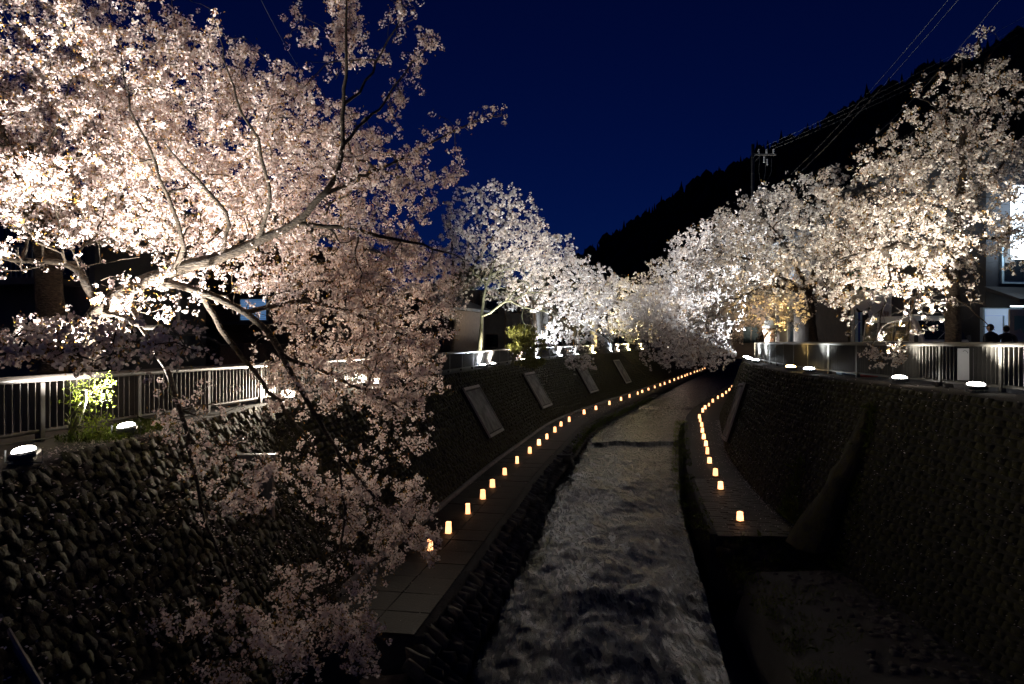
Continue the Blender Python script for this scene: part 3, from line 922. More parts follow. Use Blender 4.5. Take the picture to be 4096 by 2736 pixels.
def grow(limbs, attract, step=.16, droop=.05, seed=1, wander=.12):
    """limbs: list of (points, radii). returns pos, parent, radius, level"""
    rng = np.random.default_rng(seed)
    cap = 400000
    pos = np.zeros((cap, 3)); par = np.full(cap, -1); rad = np.zeros(cap); lev = np.zeros(cap, int); gd = np.zeros((cap, 3))
    n = 0
    for li, (pts, rr) in enumerate(limbs):
        pts = np.array(pts, float)
        if li: 
            d = np.linalg.norm(pos[:n] - pts[0], axis=1); prev = int(np.argmin(d)); pts[0] = pos[prev]
        else: prev = -1
        d = np.concatenate([[0], np.cumsum(np.linalg.norm(np.diff(pts, axis=0), axis=1))])
        m = max(2, int(d[-1] / .22) + 1)
        s = np.linspace(0, d[-1], m)
        q = np.stack([np.interp(s, d, pts[:, i]) for i in range(3)], 1)
        # soften the corners and add a slow wander
        for _ in range(2):
            q[1:-1] = (q[:-2] + 2 * q[1:-1] + q[2:]) / 4
        w = rng.normal(0, 1, (m, 3)); w = np.cumsum(w, 0) / math.sqrt(m); w -= np.outer(np.linspace(0, 1, m), w[-1])
        q += w * .10
        r = np.interp(s, d, np.interp(np.linspace(0, 1, len(pts)), np.linspace(0, 1, len(rr)), rr))
        for i in range(1 if li else 0, m):
            pos[n] = q[i]; par[n] = prev; rad[n] = r[i]; lev[n] = 0
            g_ = q[i] - (pos[prev] if prev >= 0 else q[i] - np.array([0, 0, 1])); gd[n] = g_ / max(np.linalg.norm(g_), 1e-6)
            prev = n; n += 1
    nl = n
    A = np.array(attract)
    d0 = np.array([np.min(np.linalg.norm(pos[:nl] - a, axis=1)) for a in A])
    A = A[np.argsort(d0 + rng.normal(0, .15, len(A)))]
    for a in A:
        v = a - pos[:n]; d = np.linalg.norm(v, axis=1)
        cosang = (v * gd[:n]).sum(1) / np.maximum(d, 1e-6)
        cost = d * (1 + .55 * (1 - cosang)) + .05 * lev[:n]
        j = int(np.argmin(cost)); L_ = d[j]
        if L_ < .05: continue
        m = max(1, int(math.ceil(L_ / step)))
        p0 = pos[j].copy(); ctrl = p0 + gd[j] * L_ * .35 + rng.normal(0, wander * L_ * .5, 3) + np.array([0, 0, -droop * L_ * 0])
        prev = j
        for i in range(1, m + 1):
            t = i / m
            q = (1 - t) ** 2 * p0 + 2 * t * (1 - t) * (p0 + (ctrl - p0)) + t * t * a
            q = q + rng.normal(0, .012, 3); q[2] -= droop * L_ * t * t
            pos[n] = q; par[n] = prev; lev[n] = lev[j] + 1; rad[n] = 0
            g_ = q - pos[prev]; gd[n] = g_ / max(np.linalg.norm(g_), 1e-6)
            prev = n; n += 1
    pos, par, rad, lev, gd = pos[:n], par[:n], rad[:n], lev[:n], gd[:n]
    return pos, par, rad, lev, gd, nl

def radii(par, rad, nl, tip=.0042, exp=2.4):
    n = len(par); acc = np.zeros(n)
    has = np.zeros(n, bool); has[par[par >= 0]] = True
    for i in range(n - 1, -1, -1):
        if not has[i]: acc[i] += tip ** exp
        if par[i] >= 0: acc[par[i]] += acc[i]
    r = acc ** (1 / exp)
    for i in range(nl, n):
        p = par[i]
        if p >= 0: r[i] = min(r[i], (rad[p] if p < nl else r[p]) * .92)
    r[:nl] = rad[:nl]
    return np.maximum(r, tip * .8)

def tube_mesh(name, pos, par, r, m, minr=0.0):
    n = len(pos); best = np.full(n, -1); bestr = np.zeros(n)
    for i in range(n):
        p = par[i]
        if p >= 0 and r[i] > bestr[p]: bestr[p] = r[i]; best[p] = i
    starts = [i for i in range(n) if par[i] < 0 or best[par[i]] != i]
    V, Q, off = [], [], 0
    for s in starts:
        ch = [] if par[s] < 0 else [par[s]]
        i = s
        while i >= 0:
            ch.append(i); i = best[i]
        if len(ch) < 2: continue
        P = pos[ch]; R = r[ch].copy()
        if par[s] >= 0: R[0] = min(R[0], R[1] * 1.25)
        if R.max() < minr: continue
        k = 10 if R.max() > .09 else (7 if R.max() > .04 else (5 if R.max() > .014 else 3))
        T = np.gradient(P, axis=0); T /= np.maximum(np.linalg.norm(T, axis=1), 1e-9)[:, None]
        ref = np.array([0.31, 0.17, 1.0]) if abs(T[:, 2]).mean() < .8 else np.array([1.0, .2, .1])
        U = np.cross(T, ref); U /= np.maximum(np.linalg.norm(U, axis=1), 1e-9)[:, None]; Wv = np.cross(T, U)
        a = np.arange(k) * 2 * math.pi / k
        rg = P[:, None] + (U[:, None] * np.cos(a)[None, :, None] + Wv[:, None] * np.sin(a)[None, :, None]) * R[:, None, None]
        V.append(rg.reshape(-1, 3)); m_ = len(ch)
        idx = np.arange(m_ * k).reshape(m_, k) + off
        q = np.stack([idx[:-1], np.roll(idx, -1, 1)[:-1], np.roll(idx, -1, 1)[1:], idx[1:]], -1).reshape(-1, 4)
        Q.append(q); off += m_ * k
    return np_mesh(name, np.concatenate(V), np.concatenate(Q), [m], smooth=True)

def frames(nrm):
    ref = np.where(np.abs(nrm[:, 2:3]) < .9, np.array([[0, 0, 1.0]]), np.array([[1.0, 0, 0]]))
    U = np.cross(nrm, ref); U /= np.linalg.norm(U, axis=1)[:, None]
    return U, np.cross(nrm, U)

def blossoms(centers, out, nf, rc, rf, sides, m, name='blossoms'):
    """clusters of flowers: nf flowers per cluster around centers"""
    K = len(centers)
    d = RNG.normal(size=(K * nf, 3)) + np.repeat(out, nf, 0) * .5
    d /= np.linalg.norm(d, axis=1)[:, None]
    cl = RNG.uniform(.65, 1.25, K).repeat(nf)
    c = np.repeat(centers, nf, 0) + d * (rc * cl * RNG.uniform(.6, 1.1, K * nf))[:, None]
    nr = d + RNG.normal(0, .45, d.shape); nr /= np.linalg.norm(nr, axis=1)[:, None]
    U, V = frames(nr)
    a = (np.arange(sides) * 2 * math.pi / sides)[None] + RNG.uniform(0, 6.28, K * nf)[:, None]
    R = rf * RNG.uniform(.75, 1.2, (K * nf, 1)) * RNG.uniform(.8, 1.15, (K * nf, sides))
    cup = R * RNG.uniform(-.1, .55, (K * nf, sides))
    v = c[:, None] + U[:, None] * (np.cos(a) * R)[..., None] + V[:, None] * (np.sin(a) * R)[..., None] + nr[:, None] * cup[..., None]
    f = np.arange(K * nf * sides).reshape(-1, sides)
    return np_mesh(name, v.reshape(-1, 3), f, [m])

def leaflets(centers, ln, wd, m, name='young_leaves'):
    K = len(centers)
    d = RNG.normal(size=(K, 3)); d[:, 2] += .5; d /= np.linalg.norm(d, axis=1)[:, None]
    U, V = frames(d)
    l = ln * RNG.uniform(.6, 1.3, K)[:, None]; w = wd * RNG.uniform(.7, 1.3, K)[:, None]
    v = np.stack([centers, centers + d * l * .5 + U * w, centers + d * l, centers + d * l * .5 - U * w], 1)
    return np_mesh(name, v.reshape(-1, 3), np.arange(K * 4).reshape(-1, 4), [m])

def cherry(label, limbs, attract, dens, nf, rc, rf, sides=4, step=.16, seed=1, m=None, leaf=.6, spread=.075, group=None, tip=.0042, minr=0, prune=None, bark=None, gate_at=-.40):
    pos, par, rad, lev, gd, nl = grow(limbs, attract, step, .05, seed)
    r = radii(par, rad, nl, tip)
    root = empty('cherry_tree', limbs[0][0][0]); tag(root, label, 'tree', group)
    o = mobj('trunk', tube_mesh('trunk', pos, par, r, bark or M['bark'], minr)); under(o, root)
    tw = np.where((r < .016))[0]
    tw = tw[tw >= nl] if nl < len(pos) else tw
    k = RNG.poisson(dens, len(tw)); idx = np.repeat(tw, k)
    c = pos[idx] + RNG.normal(0, spread, (len(idx), 3))
    # cut a little open work: blossom comes in bunches with gaps
    gate = np.array([noise.noise((p[0] * 1.7, p[1] * 1.7, p[2] * 1.7)) for p in c]) + RNG.normal(0, .12, len(c))
    keep = gate > gate_at
    if prune is not None: keep &= ~prune(c)
    c = c[keep]
    out = np.tile(np.array([0, 0, -.3]), (len(c), 1)) + gd[idx][keep] * .4
    o = mobj('blossoms', blossoms(c, out, nf, rc, rf, sides, m or M['petal'])); under(o, root); tag(o, kind='stuff')
    if leaf > 0:
        kk = RNG.poisson(leaf, len(c)); cc = np.repeat(c, kk, 0); cc = cc + RNG.normal(0, rc * .8, cc.shape)
        o = mobj('young_leaves', leaflets(cc, rf * 2.7, rf * .55, M['leafbud'])); under(o, root); tag(o, kind='stuff')
    return root, len(c)

def L3(*pts): return [at(*p) for p in pts]
GZ_L = -1.45
# --- the big cherry on the left bank
base0 = np.array([-7.45, 11.6, GZ_L - .05])
fork = at(100, 312, 11.0)
trunk0 = [base0, np.array([-7.25, 11.45, -.7]), np.array([-6.95, 11.2, 0.0]), fork]
limbsA = [
    (trunk0, [.25, .21, .19, .17]),
    (L3((100, 312, 11.0), (119, 289, 10.8), (170, 272, 10.8), (222, 256, 10.8), (290, 228, 10.7), (325, 194, 10.6), (341, 160, 10.7), (345, 90, 10.9), (346, 20, 11.1), (344, -30, 11.3)), [.125, .12, .105, .085, .060, .046, .038, .028, .018, .008]),
    (L3((100, 312, 11.0), (84, 276, 11.0), (60, 268, 11.1), (30, 266, 11.2), (0, 262, 11.3), (-40, 250, 11.2)), [.07, .06, .05, .045, .035, .02]),
    (L3((170, 272, 10.8), (190, 250, 10.6), (176, 215, 10.2), (150, 160, 9.9), (128, 100, 9.9), (118, 40, 10)), [.045, .036, .03, .022, .015, .006]),
    (L3((230, 252, 11.2), (226, 222, 10.2), (196, 182, 9.9), (176, 160, 9.8), (160, 136, 9.8)), [.036, .03, .025, .018, .008]),
    (L3((270, 236, 11.3), (273, 200, 10.2), (275, 165, 10.0), (252, 118, 9.9), (232, 80, 10), (215, 20, 10.2)), [.036, .03, .026, .02, .013, .006]),
    (L3((325, 194, 10.6), (360, 178, 11.6), (400, 160, 12.8), (450, 132, 13.2), (503, 114, 13.5)), [.035, .03, .024, .016, .006]),
    (L3((341, 150, 10.7), (375, 110, 11.4), (410, 70, 12.2), (440, 32, 12.3)), [.03, .022, .014, .006]),
    (L3((345, 110, 10.9), (372, 60, 11.6), (395, 25, 11.6), (412, -5, 11.6)), [.025, .018, .012, .006]),
    (L3((300, 222, 10.7), (360, 232, 10.9), (420, 244, 11.4), (470, 262, 12.2)), [.04, .032, .022, .008]),
    (L3((150, 280, 10.8), (200, 290, 10.8), (250, 312, 11.0), (285, 350, 11.2), (310, 400, 11.4), (345, 450, 11.6), (380, 500, 11.8), (420, 540, 12.0)), [.07, .062, .055, .05, .042, .034, .024, .008]),
    (L3((190, 318, 10.8), (230, 340, 11.2), (255, 372, 11.6), (280, 402, 11.9), (310, 440, 12.1), (330, 500, 12.2)), [.05, .045, .038, .03, .022, .01]),
    (L3((250, 312, 11.0), (300, 300, 11.8), (350, 310, 12.4), (400, 330, 12.8), (440, 350, 13.0)), [.045, .038, .03, .02, .008]),
    (L3((285, 350, 11.2), (330, 370, 11.8), (380, 400, 12.2), (425, 420, 12.5)), [.035, .028, .02, .008]),
    (L3((130, 300, 10.8), (160, 340, 10.2), (185, 400, 9.9), (200, 450, 9.8), (212, 520, 9.8), (225, 580, 9.7), (260, 640, 9.6)), [.05, .042, .035, .03, .024, .016, .006]),
    (L3((110, 320, 11.0), (160, 335, 9.0), (140, 342, 7.2), (70, 348, 6.1), (0, 352, 5.9), (-40, 360, 5.9)), [.04, .034, .028, .022, .014, .006]),
    (L3((150, 338, 8.0), (190, 335, 7.0), (230, 345, 6.6)), [.024, .016, .006]),
    (L3((345, 450, 11.6), (350, 510, 11.0), (340, 560, 10.6), (320, 600, 10.2), (370, 620, 10.3)), [.025, .02, .016, .012, .005]),
]
att = [blob(110, 70, 12.4, 150, 90, 2.6, 420), blob(60, 150, 12.4, 110, 90, 2.4, 330), blob(210, 130, 12.3, 120, 90, 2.4, 480), blob(140, 205, 12.0, 150, 45, 2.2, 380),
       blob(290, 170, 12.3, 90, 80, 2.2, 330), blob(250, 240, 12.1, 120, 45, 1.8, 260), blob(370, 200, 12.3, 65, 95, 1.8, 260), blob(395, 300, 12.8, 62, 70, 1.7, 300),
       blob(320, 300, 12.2, 90, 45, 1.7, 210), blob(320, 375, 12.2, 80, 40, 1.4, 150), blob(400, 375, 12.6, 48, 45, 1.2, 140), blob(95, 345, 6.0, 115, 20, .35, 75), blob(60, 330, 11.2, 80, 16, .8, 45),
       blob(400, 430, 12.3, 35, 35, .8, 40), blob(375, 505, 11.9, 65, 35, .9, 120), blob(405, 545, 12.0, 40, 22, .6, 50), blob(330, 470, 12, 50, 40, .9, 45),
       blob(210, 420, 9.9, 55, 50, .7, 40), blob(235, 480, 9.9, 60, 40, .7, 45), blob(320, 600, 10.3, 80, 45, .8, 70), blob(180, 650, 8.6, 150, 42, .8, 130), blob(330, 640, 9.6, 70, 30, .6, 50),
       blob(40, 255, 11, 60, 22, .8, 40), blob(150, 292, 10.6, 70, 22, .5, 50), blob(345, 20, 11.8, 14, 60, .3, 40),
       line_pts(L3((375, 110, 12.0), (410, 70, 12.2), (442, 30, 12.3)), 30, .15), line_pts(L3((372, 60, 11.6), (395, 25, 11.6), (412, -5, 11.6)), 22, .13),
       line_pts(L3((400, 160, 12.8), (450, 132, 13.2), (503, 114, 13.5)), 30, .12), line_pts(L3((400, 190, 12.6), (460, 172, 13.0)), 16, .1),
       line_pts(L3((330, 60, 11.6), (300, 30, 11.7), (290, 5, 11.8)), 14, .1), line_pts(L3((345, 90, 11.7), (346, 20, 11.8), (344, -30, 11.9)), 30, .18)]
att = np.concatenate(att)
def prune0(c):
    px = 512 + F * c[:, 0] / c[:, 1]; py = 342 - F * c[:, 2] / c[:, 1]
    hole = (px > 15) & (px < 150) & (py > 245) & (py < 300) & (RNG.random(len(c)) < .72)
    hole |= (px > 226) & (px < 272) & (py > 294) & (py < 328) & (RNG.random(len(c)) < .85)
    hole |= (px > 175) & (px < 270) & (py > 335) & (py < 455) & (RNG.random(len(c)) < .55)
    return hole
_, nc = cherry('huge pink cherry with a bright curving limb and trailing boughs on the left bank', limbsA, att, 1.9, 11, .060, .0195, 5, .15, 11, leaf=3.2, prune=prune0, tip=.0065)
print('big cherry clusters', nc)
# --- second cherry behind it, with the dark trunk
tb = np.array([-8.6, 12.9, GZ_L - .05])
limbs = [([tb, at(50, 330, 12.7), at(52, 270, 12.6), at(40, 228, 12.5), at(16, 178, 12.2), at(2, 140, 12), at(-12, 80, 12)], [.27, .24, .22, .16, .12, .09, .04]),
         (L3((40, 228, 12.5), (60, 195, 12.8), (80, 150, 13.3), (85, 90, 13.6), (70, 30, 13.8)), [.09, .075, .055, .03, .01]),
         (L3((10, 165, 12.1), (-30, 130, 12), (-80, 90, 12)), [.06, .04, .015]),
         (L3((16, 178, 12.2), (35, 110, 13), (20, 40, 13.4)), [.05, .035, .01]),
         (L3((30, 205, 12.4), (50, 175, 12), (55, 130, 11.6), (80, 60, 11.5)), [.05, .04, .025, .008])]
att = np.concatenate([blob(30, 60, 13, 90, 70, 2.0, 260), blob(-30, 150, 12.2, 60, 80, 2, 120), blob(90, 130, 13.4, 90, 70, 1.6, 240), blob(40, 200, 12.6, 70, 40, 1.2, 90)])
_, nc = cherry('cherry with a thick brown unlit trunk standing behind the huge one', limbs, att, 1.9, 9, .060, .022, 4, .16, 12, leaf=2.6)

# --- right bank, nearest cherry
tb = np.array([11.55, 17.9, ZR - .05])
limbs = [([tb, at(951, 330, 17.9), at(950, 290, 17.9), at(950, 262, 17.9), at(956, 215, 17.9), at(960, 165, 18.0), at(957, 110, 18.2), at(962, 60, 18.3)], [.21, .19, .17, .15, .11, .085, .06, .02]),
         (L3((950, 285, 17.9), (930, 268, 17.6), (915, 250, 17.2), (895, 246, 16.8), (865, 250, 16.4), (835, 262, 16.2)), [.10, .09, .075, .06, .04, .012]),
         (L3((950, 262, 17.9), (938, 232, 17.8), (925, 212, 17.6), (900, 200, 17.4), (870, 190, 17.2)), [.09, .075, .055, .035, .012]),
         (L3((956, 215, 17.9), (975, 195, 18), (1000, 170, 18.2), (1025, 140, 18.4)), [.06, .05, .035, .012]),
         (L3((952, 250, 17.9), (975, 240, 17.5), (1000, 235, 17.2), (1030, 230, 17)), [.06, .05, .035, .012]),
         (L3((958, 110, 18.2), (975, 85, 18.4), (990, 60, 18.5), (1000, 40, 18.5)), [.035, .025, .015, .006]),
         (L3((957, 120, 18.2), (935, 105, 18.2), (912, 95, 18.2)), [.03, .02, .006]),
         (L3((960, 165, 18.0), (930, 158, 17.8), (895, 160, 17.6)), [.04, .026, .008]),
         (L3((895, 246, 16.8), (890, 285, 16.0), (880, 320, 15.6), (868, 352, 15.3)), [.03, .024, .016, .005]),
         (L3((930, 268, 17.6), (915, 300, 16.6), (905, 330, 16), (900, 358, 15.7)), [.035, .026, .018, .006]),
         (L3((950, 290, 17.9), (975, 310, 17.0), (995, 330, 16.5)), [.03, .02, .006])]
att = np.concatenate([blob(935, 225, 17.5, 80, 42, 2.4, 330), blob(885, 250, 16.8, 65, 55, 2.0, 320), blob(985, 230, 17.6, 42, 55, 2.0, 220), blob(955, 170, 18, 75, 28, 1.8, 90),
                      blob(960, 105, 18.2, 50, 40, 1.2, 80), blob(1000, 130, 18.4, 40, 60, 1.4, 90), blob(870, 190, 17.5, 60, 30, 1.6, 140), blob(905, 150, 18, 42, 26, 1.5, 70), blob(945, 135, 18.2, 36, 34, 1.4, 90), blob(980, 175, 18, 34, 40, 1.6, 140), blob(985, 90, 18.4, 30, 34, 1, 50), blob(890, 310, 16.1, 50, 40, 1.2, 130), blob(885, 352, 15.5, 35, 14, .4, 34), blob(935, 300, 16.8, 45, 30, 1, 90),
                      blob(980, 50, 18.5, 20, 25, .5, 14), blob(845, 270, 16.8, 38, 50, 1.4, 150)])
def prune1(c):
    px = 512 + F * c[:, 0] / c[:, 1]; py = 342 - F * c[:, 2] / c[:, 1]
    return ((px > 852) & (py > 286) & (py < 346) & (RNG.random(len(c)) < .86)) | ((px > 905) & (py > 346))
cherry('white cherry in front of the van, sprays hanging over the bronze fence', limbs, att, 1.9, 8, .068, .0265, 5, .18, 13, m=M['petal_cream'], leaf=2.2, gate_at=-.12, prune=prune1)

# --- further cherries: (label, base, trunk px, blobs, seed, petal)
def far_cherry(label, base, top, arms, blobs, seed, dens, nf, rc, rf, m, rt=.2, step=.25, leaf=.4, tip=.006, group=None):
    b = np.array(base, float); t = np.array(top, float)
    limbs = [([b, b * .55 + t * .45 + np.array([.15, 0, 0]), t], [rt, rt * .8, rt * .6])]
    for a in arms:
        a = np.array(a, float); mid = (t + a) / 2 + np.array([0, 0, .35])
        limbs.append(([t * .9 + b * .1, mid, a], [rt * .5, rt * .32, rt * .08]))
    att = np.concatenate([blob(q[0], q[1], q[2], q[3] * 1.1, q[4] * 1.12, q[5], int(q[6] * 1.35)) for q in blobs])
    return cherry(label, limbs, att, dens, nf, rc, rf, 4, step, seed, m, leaf, .10, group, tip, gate_at=-.22)

far_cherry('white cherry with twin dark stems beside the wooden shopfront', (11.9, 27.0, ZR - .05), at(808, 290, 27), [at(770, 296, 26), at(735, 300, 25.5), at(770, 225, 26.5), at(830, 215, 27.5), at(850, 260, 27), at(715, 250, 27)],
           [(790, 235, 27, 75, 45, 3.2, 420), (745, 275, 26.5, 58, 42, 2.8, 360), (830, 255, 26.5, 45, 45, 2.5, 220), (760, 310, 26, 50, 22, 2, 130), (715, 325, 26, 26, 25, 1.5, 70), (830, 190, 28, 55, 22, 2, 100)], 21, 1.5, 6, .075, .042, M['petal_cream'], .2, .22)
far_cherry('white cherry by the lamp-lit curve of the right fence', (15.9, 38.5, ZR - .05), at(782, 285, 38.5), [at(735, 270, 38), at(700, 300, 36.5), at(745, 225, 39), at(690, 330, 36), at(790, 220, 39.5)],
           [(735, 255, 38.5, 62, 40, 4, 360), (695, 305, 37, 45, 38, 3.5, 320), (700, 352, 36.5, 36, 18, 2.5, 120), (760, 215, 40, 40, 25, 3, 120)], 22, 1.5, 5, .085, .056, M['petal_pale'], .2, .26)
far_cherry('white cherry upstream of the fence curve leaning far over the river', (20.3, 50, ZR - .05), at(770, 285, 50), [at(715, 270, 50), at(675, 310, 47), at(720, 240, 51), at(665, 345, 45)],
           [(712, 265, 50, 52, 36, 5, 330), (668, 310, 47, 38, 30, 4, 280), (672, 350, 45, 36, 20, 3, 150)], 23, 1.5, 5, .095, .068, M['petal_pale'], .2, .3)
far_cherry('hazy white cherry beyond the leaning ones on the right bank', (26.5, 64, ZR - .05), at(765, 300, 64), [at(710, 280, 63), at(665, 320, 60), at(690, 260, 64)],
           [(690, 280, 63, 50, 28, 6, 320), (650, 320, 58, 30, 20, 4, 160), (700, 340, 58, 40, 16, 4, 140)], 24, 1.5, 4, .11, .085, M['petal_pale'], .2, .36, tip=.008)
far_cherry('farthest white cherry on the right bank where the river bends', (36, 84, ZR - .05), at(770, 310, 84), [at(720, 300, 82), at(680, 320, 78)],
           [(690, 300, 80, 45, 22, 7, 260), (720, 325, 78, 40, 18, 6, 160)], 25, 1.5, 4, .13, .105, M['petal_pale'], .2, .45, tip=.01)
# left bank, further on
far_cherry('tall grey-lit cherry rising behind the bare maple', (-4.2, 46, GZ_L), at(455, 290, 46), [at(470, 240, 46), at(510, 215, 46.5), at(520, 260, 47), at(450, 220, 45.5), at(540, 240, 47)],
           [(490, 225, 46, 48, 42, 4, 360), (525, 250, 47, 30, 35, 3, 180), (452, 275, 45, 22, 45, 3, 150)], 31, 1.5, 5, .09, .066, M['petal_pale'], .22, .28)
far_cherry('bluish white cherry with a pale trunk behind the evergreen', (1.55, 50.4, -1.35), at(533, 300, 50.4), [at(500, 270, 50), at(560, 270, 51), at(590, 300, 51), at(570, 330, 50), at(520, 310, 49)],
           [(530, 278, 50, 52, 30, 4, 330), (575, 290, 51, 40, 36, 4, 300), (575, 335, 51, 36, 16, 2.5, 110), (555, 250, 52, 25, 18, 3, 80)], 32, 1.5, 5, .095, .068, M['petal_pale'], .17, .28)
far_cherry('white cherry trailing a bough over the carved panels', (5.4, 61, -1.3), at(578, 318, 61), [at(560, 295, 61), at(610, 295, 62), at(632, 320, 61), at(575, 362, 56), at(645, 375, 52)],
           [(600, 300, 62, 42, 28, 5, 330), (630, 320, 62, 30, 20, 4, 180), (572, 362, 56, 28, 9, 1.5, 70)], 33, 1.5, 5, .10, .08, M['petal_pale'], .18, .32, tip=.008)
far_cherry('white cherry lit yellow by the far fence lamps', (11.5, 78, -1.15), at(620, 325, 78), [at(600, 295, 78), at(640, 295, 79), at(660, 325, 77)],
           [(625, 298, 78, 38, 22, 6, 300), (655, 320, 78, 26, 20, 5, 200)], 34, 1.5, 4, .13, .10, M['petal_pale'], .2, .42, tip=.01)
far_cherry('last white cherry of the left bank at the bend', (19.5, 96, -1.05), at(655, 325, 96), [at(635, 305, 95), at(680, 308, 97), at(690, 330, 95)],
           [(660, 308, 96, 36, 18, 7, 260), (680, 328, 96, 26, 16, 6, 160)], 35, 1.5, 4, .15, .12, M['petal_pale'], .2, .5, tip=.012)
far_cherry('dim white cherry closing the view beyond the last lanterns', (42, 128, -1.0), at(735, 318, 128), [at(700, 310, 127), at(760, 305, 128), at(690, 335, 124)],
           [(700, 318, 127, 50, 20, 8, 300), (690, 345, 124, 45, 18, 6, 220), (740, 330, 128, 40, 18, 7, 150)], 36, 1.5, 4, .19, .16, M['petal'], .25, .6, tip=.014)

# --- bare maple, lit yellow from below
tb = np.array([-1.95, 40.0, -1.42])
limbs = [([tb, at(480, 340, 40), at(481, 325, 40), at(484, 300, 40), at(486, 288, 40), at(492, 270, 40), at(496, 258, 40)], [.16, .12, .10, .08, .065, .045, .02]),
         (L3((482, 318, 40), (492, 312, 39.7), (504, 301, 39.3), (516, 299, 39.1), (530, 291, 39), (548, 294, 38.7), (562, 286, 38.5)), [.07, .06, .05, .036, .025, .01]),
         (L3((510, 301, 39.2), (525, 305, 38.6), (545, 312, 38), (560, 316, 37.6)), [.05, .04, .025, .01]),
         (L3((486, 288, 40), (478, 278, 40.2), (470, 268, 40.4)), [.05, .035, .015]),
         (L3((490, 276, 40), (505, 270, 40), (525, 265, 40)), [.04, .03, .012]),
         (L3((500, 306, 39.6), (515, 288, 39.8), (530, 278, 40)), [.04, .03, .012])]
att = np.concatenate([blob(520, 280, 39.3, 48, 26, 2.2, 210), blob(468, 285, 40.2, 26, 18, 1.5, 70), blob(540, 318, 38, 26, 20, 1.4, 60), blob(492, 262, 40, 26, 16, 1.5, 60)])
pos, par, rad, lev, gd, nl = grow(limbs, att, .22, .02, 41); r = radii(par, rad, nl, .009)
root = empty('maple_tree', tb); tag(root, 'bare yellow-lit maple spreading thin twigs above the left fence', 'tree')
under(mobj('trunk', tube_mesh('trunk', pos, par, r, M['bark_maple'])), root)

# --- trimmed evergreen hanging over the fence
def leaf_shrub(name, label, cat, base, stems, blobs, m, ln, wd, seed, dens):
    b = np.array(base); att = np.concatenate([blob(*q) for q in blobs])
    limbs = [([b, b + (np.array(stems[0]) - b) * .5, np.array(stems[0])], [.05, .04, .02])]
    for s in stems[1:]: limbs.append(([b + np.array([0, 0, .1]), (b + np.array(s)) / 2, np.array(s)], [.03, .02, .008]))
    pos, par, rad, lev, gd, nl = grow(limbs, att, .12, .03, seed); r = radii(par, rad, nl, .004)
    root = empty(name, b); tag(root, label, cat)
    under(mobj('stems', tube_mesh('stems', pos, par, r, M['bark_maple'])), root)
    tw = np.where(r < .02)[0]; c = np.repeat(pos[tw], RNG.poisson(dens, len(tw)), 0); c = c + RNG.normal(0, .04, c.shape)
    o = mobj('foliage', leaflets(c, ln, wd, m)); under(o, root); tag(o, kind='stuff')
leaf_shrub('evergreen_shrub', 'layered yellow-green evergreen spilling over the far left fence', 'shrub', (-.05, 41.6, -1.4), [at(523, 330, 41), at(515, 350, 40.5), at(538, 362, 40.2), at(520, 340, 41)],
           [(523, 333, 41, 17, 9, 1.1, 120), (520, 348, 40.6, 15, 8, 1, 100), (530, 362, 40.2, 17, 7, .9, 100), (536, 345, 40.6, 12, 10, .9, 70)], M['conifer'], .17, .03, 51, 9)
leaf_shrub('fence_shrub', 'fresh lime-green shrub growing through the taupe louvres', 'shrub', (-6.6, 10.25, -1.45), [at(85, 390, 9.6), at(75, 410, 9.5), at(100, 385, 9.8), at(95, 420, 9.7)],
           [(85, 398, 9.7, 24, 22, .35, 60), (92, 425, 9.6, 18, 12, .3, 45), (100, 385, 9.8, 14, 10, .3, 18)], M['shrub'], .06, .014, 52, 3.2)

# ---------------------------------------------------------------- grass and fallen petals
def blades(name, label, pts, h, w, m, lean=.5):
    K = len(pts)
    d = RNG.normal(0, lean, (K, 3)); d[:, 2] = 1; d /= np.linalg.norm(d, axis=1)[:, None]
    U, V = frames(d); hh = h * RNG.uniform(.5, 1.3, K)[:, None]
    dr = np.stack([RNG.normal(0, .3, K), RNG.normal(0, .3, K), -np.abs(RNG.normal(0, .25, K))], 1) * hh
    v = np.stack([pts - U * w, pts + U * w, pts + d * hh * .6 + U * w * .6, pts + d * hh + dr, pts + d * hh * .6 - U * w * .6], 1)
    o = mobj(name, np_mesh(name, v.reshape(-1, 3), np.arange(K * 5).reshape(-1, 5), [m]))
    tag(o, label, 'grass', kind='stuff'); return o
s = LF.sY(9.2) + RNG.uniform(0, 2.1, 1500); o_ = RNG.uniform(0.05, .95, 1500)
c = LF.P(s, 0); h = zl(c[:, 1]) - ZW
nx = np.interp(s, LF.s, LF.n[:, 0]); ny = np.interp(s, LF.s, LF.n[:, 1]); off = oB(c[:, 1]) + KB * h + o_
blades('ledge_grass', 'soft green grass tufts on the left ledge between the two lamps', np.stack([c[:, 0] + nx * off, c[:, 1] + ny * off, zl(c[:, 1]) + .01], 1), .17, .005, M['grass'])
pts = []
for _ in range(9000):
    Y = 11 + 34 * random.random() ** 1.4; s = RF.sY(Y); q = RF.P(s, random.uniform(.75, 1.6)) if Y > 18 else np.array([np.interp(Y, [8, 12.5, 16.6], [4.5, 5.2, 5.7]) + random.uniform(-.3, .7), Y])
    if noise.noise((q[0] * 1.2, q[1] * 1.2, 0)) < -.1: continue
    pts.append((q[0], q[1], (ZW if Y > 18 else -5.62) - (.1 if random.random() < .4 else .02)))
blades('bank_grass', 'dark grass and weeds along the water edge of the right path', np.array(pts), .17, .008, M['grass'], .8)
pts = []
for _ in range(3500):
    Y = random.uniform(35, 66); q = LF.P(LF.sY(Y), -1.3 - random.random() * .4); pts.append((q[0], q[1], -5.35 - random.random() * .4))
blades('bank_grass', 'dark grass on the stepped revetment below the left path', np.array(pts), .28, .012, M['grass'], .7)
pts = []
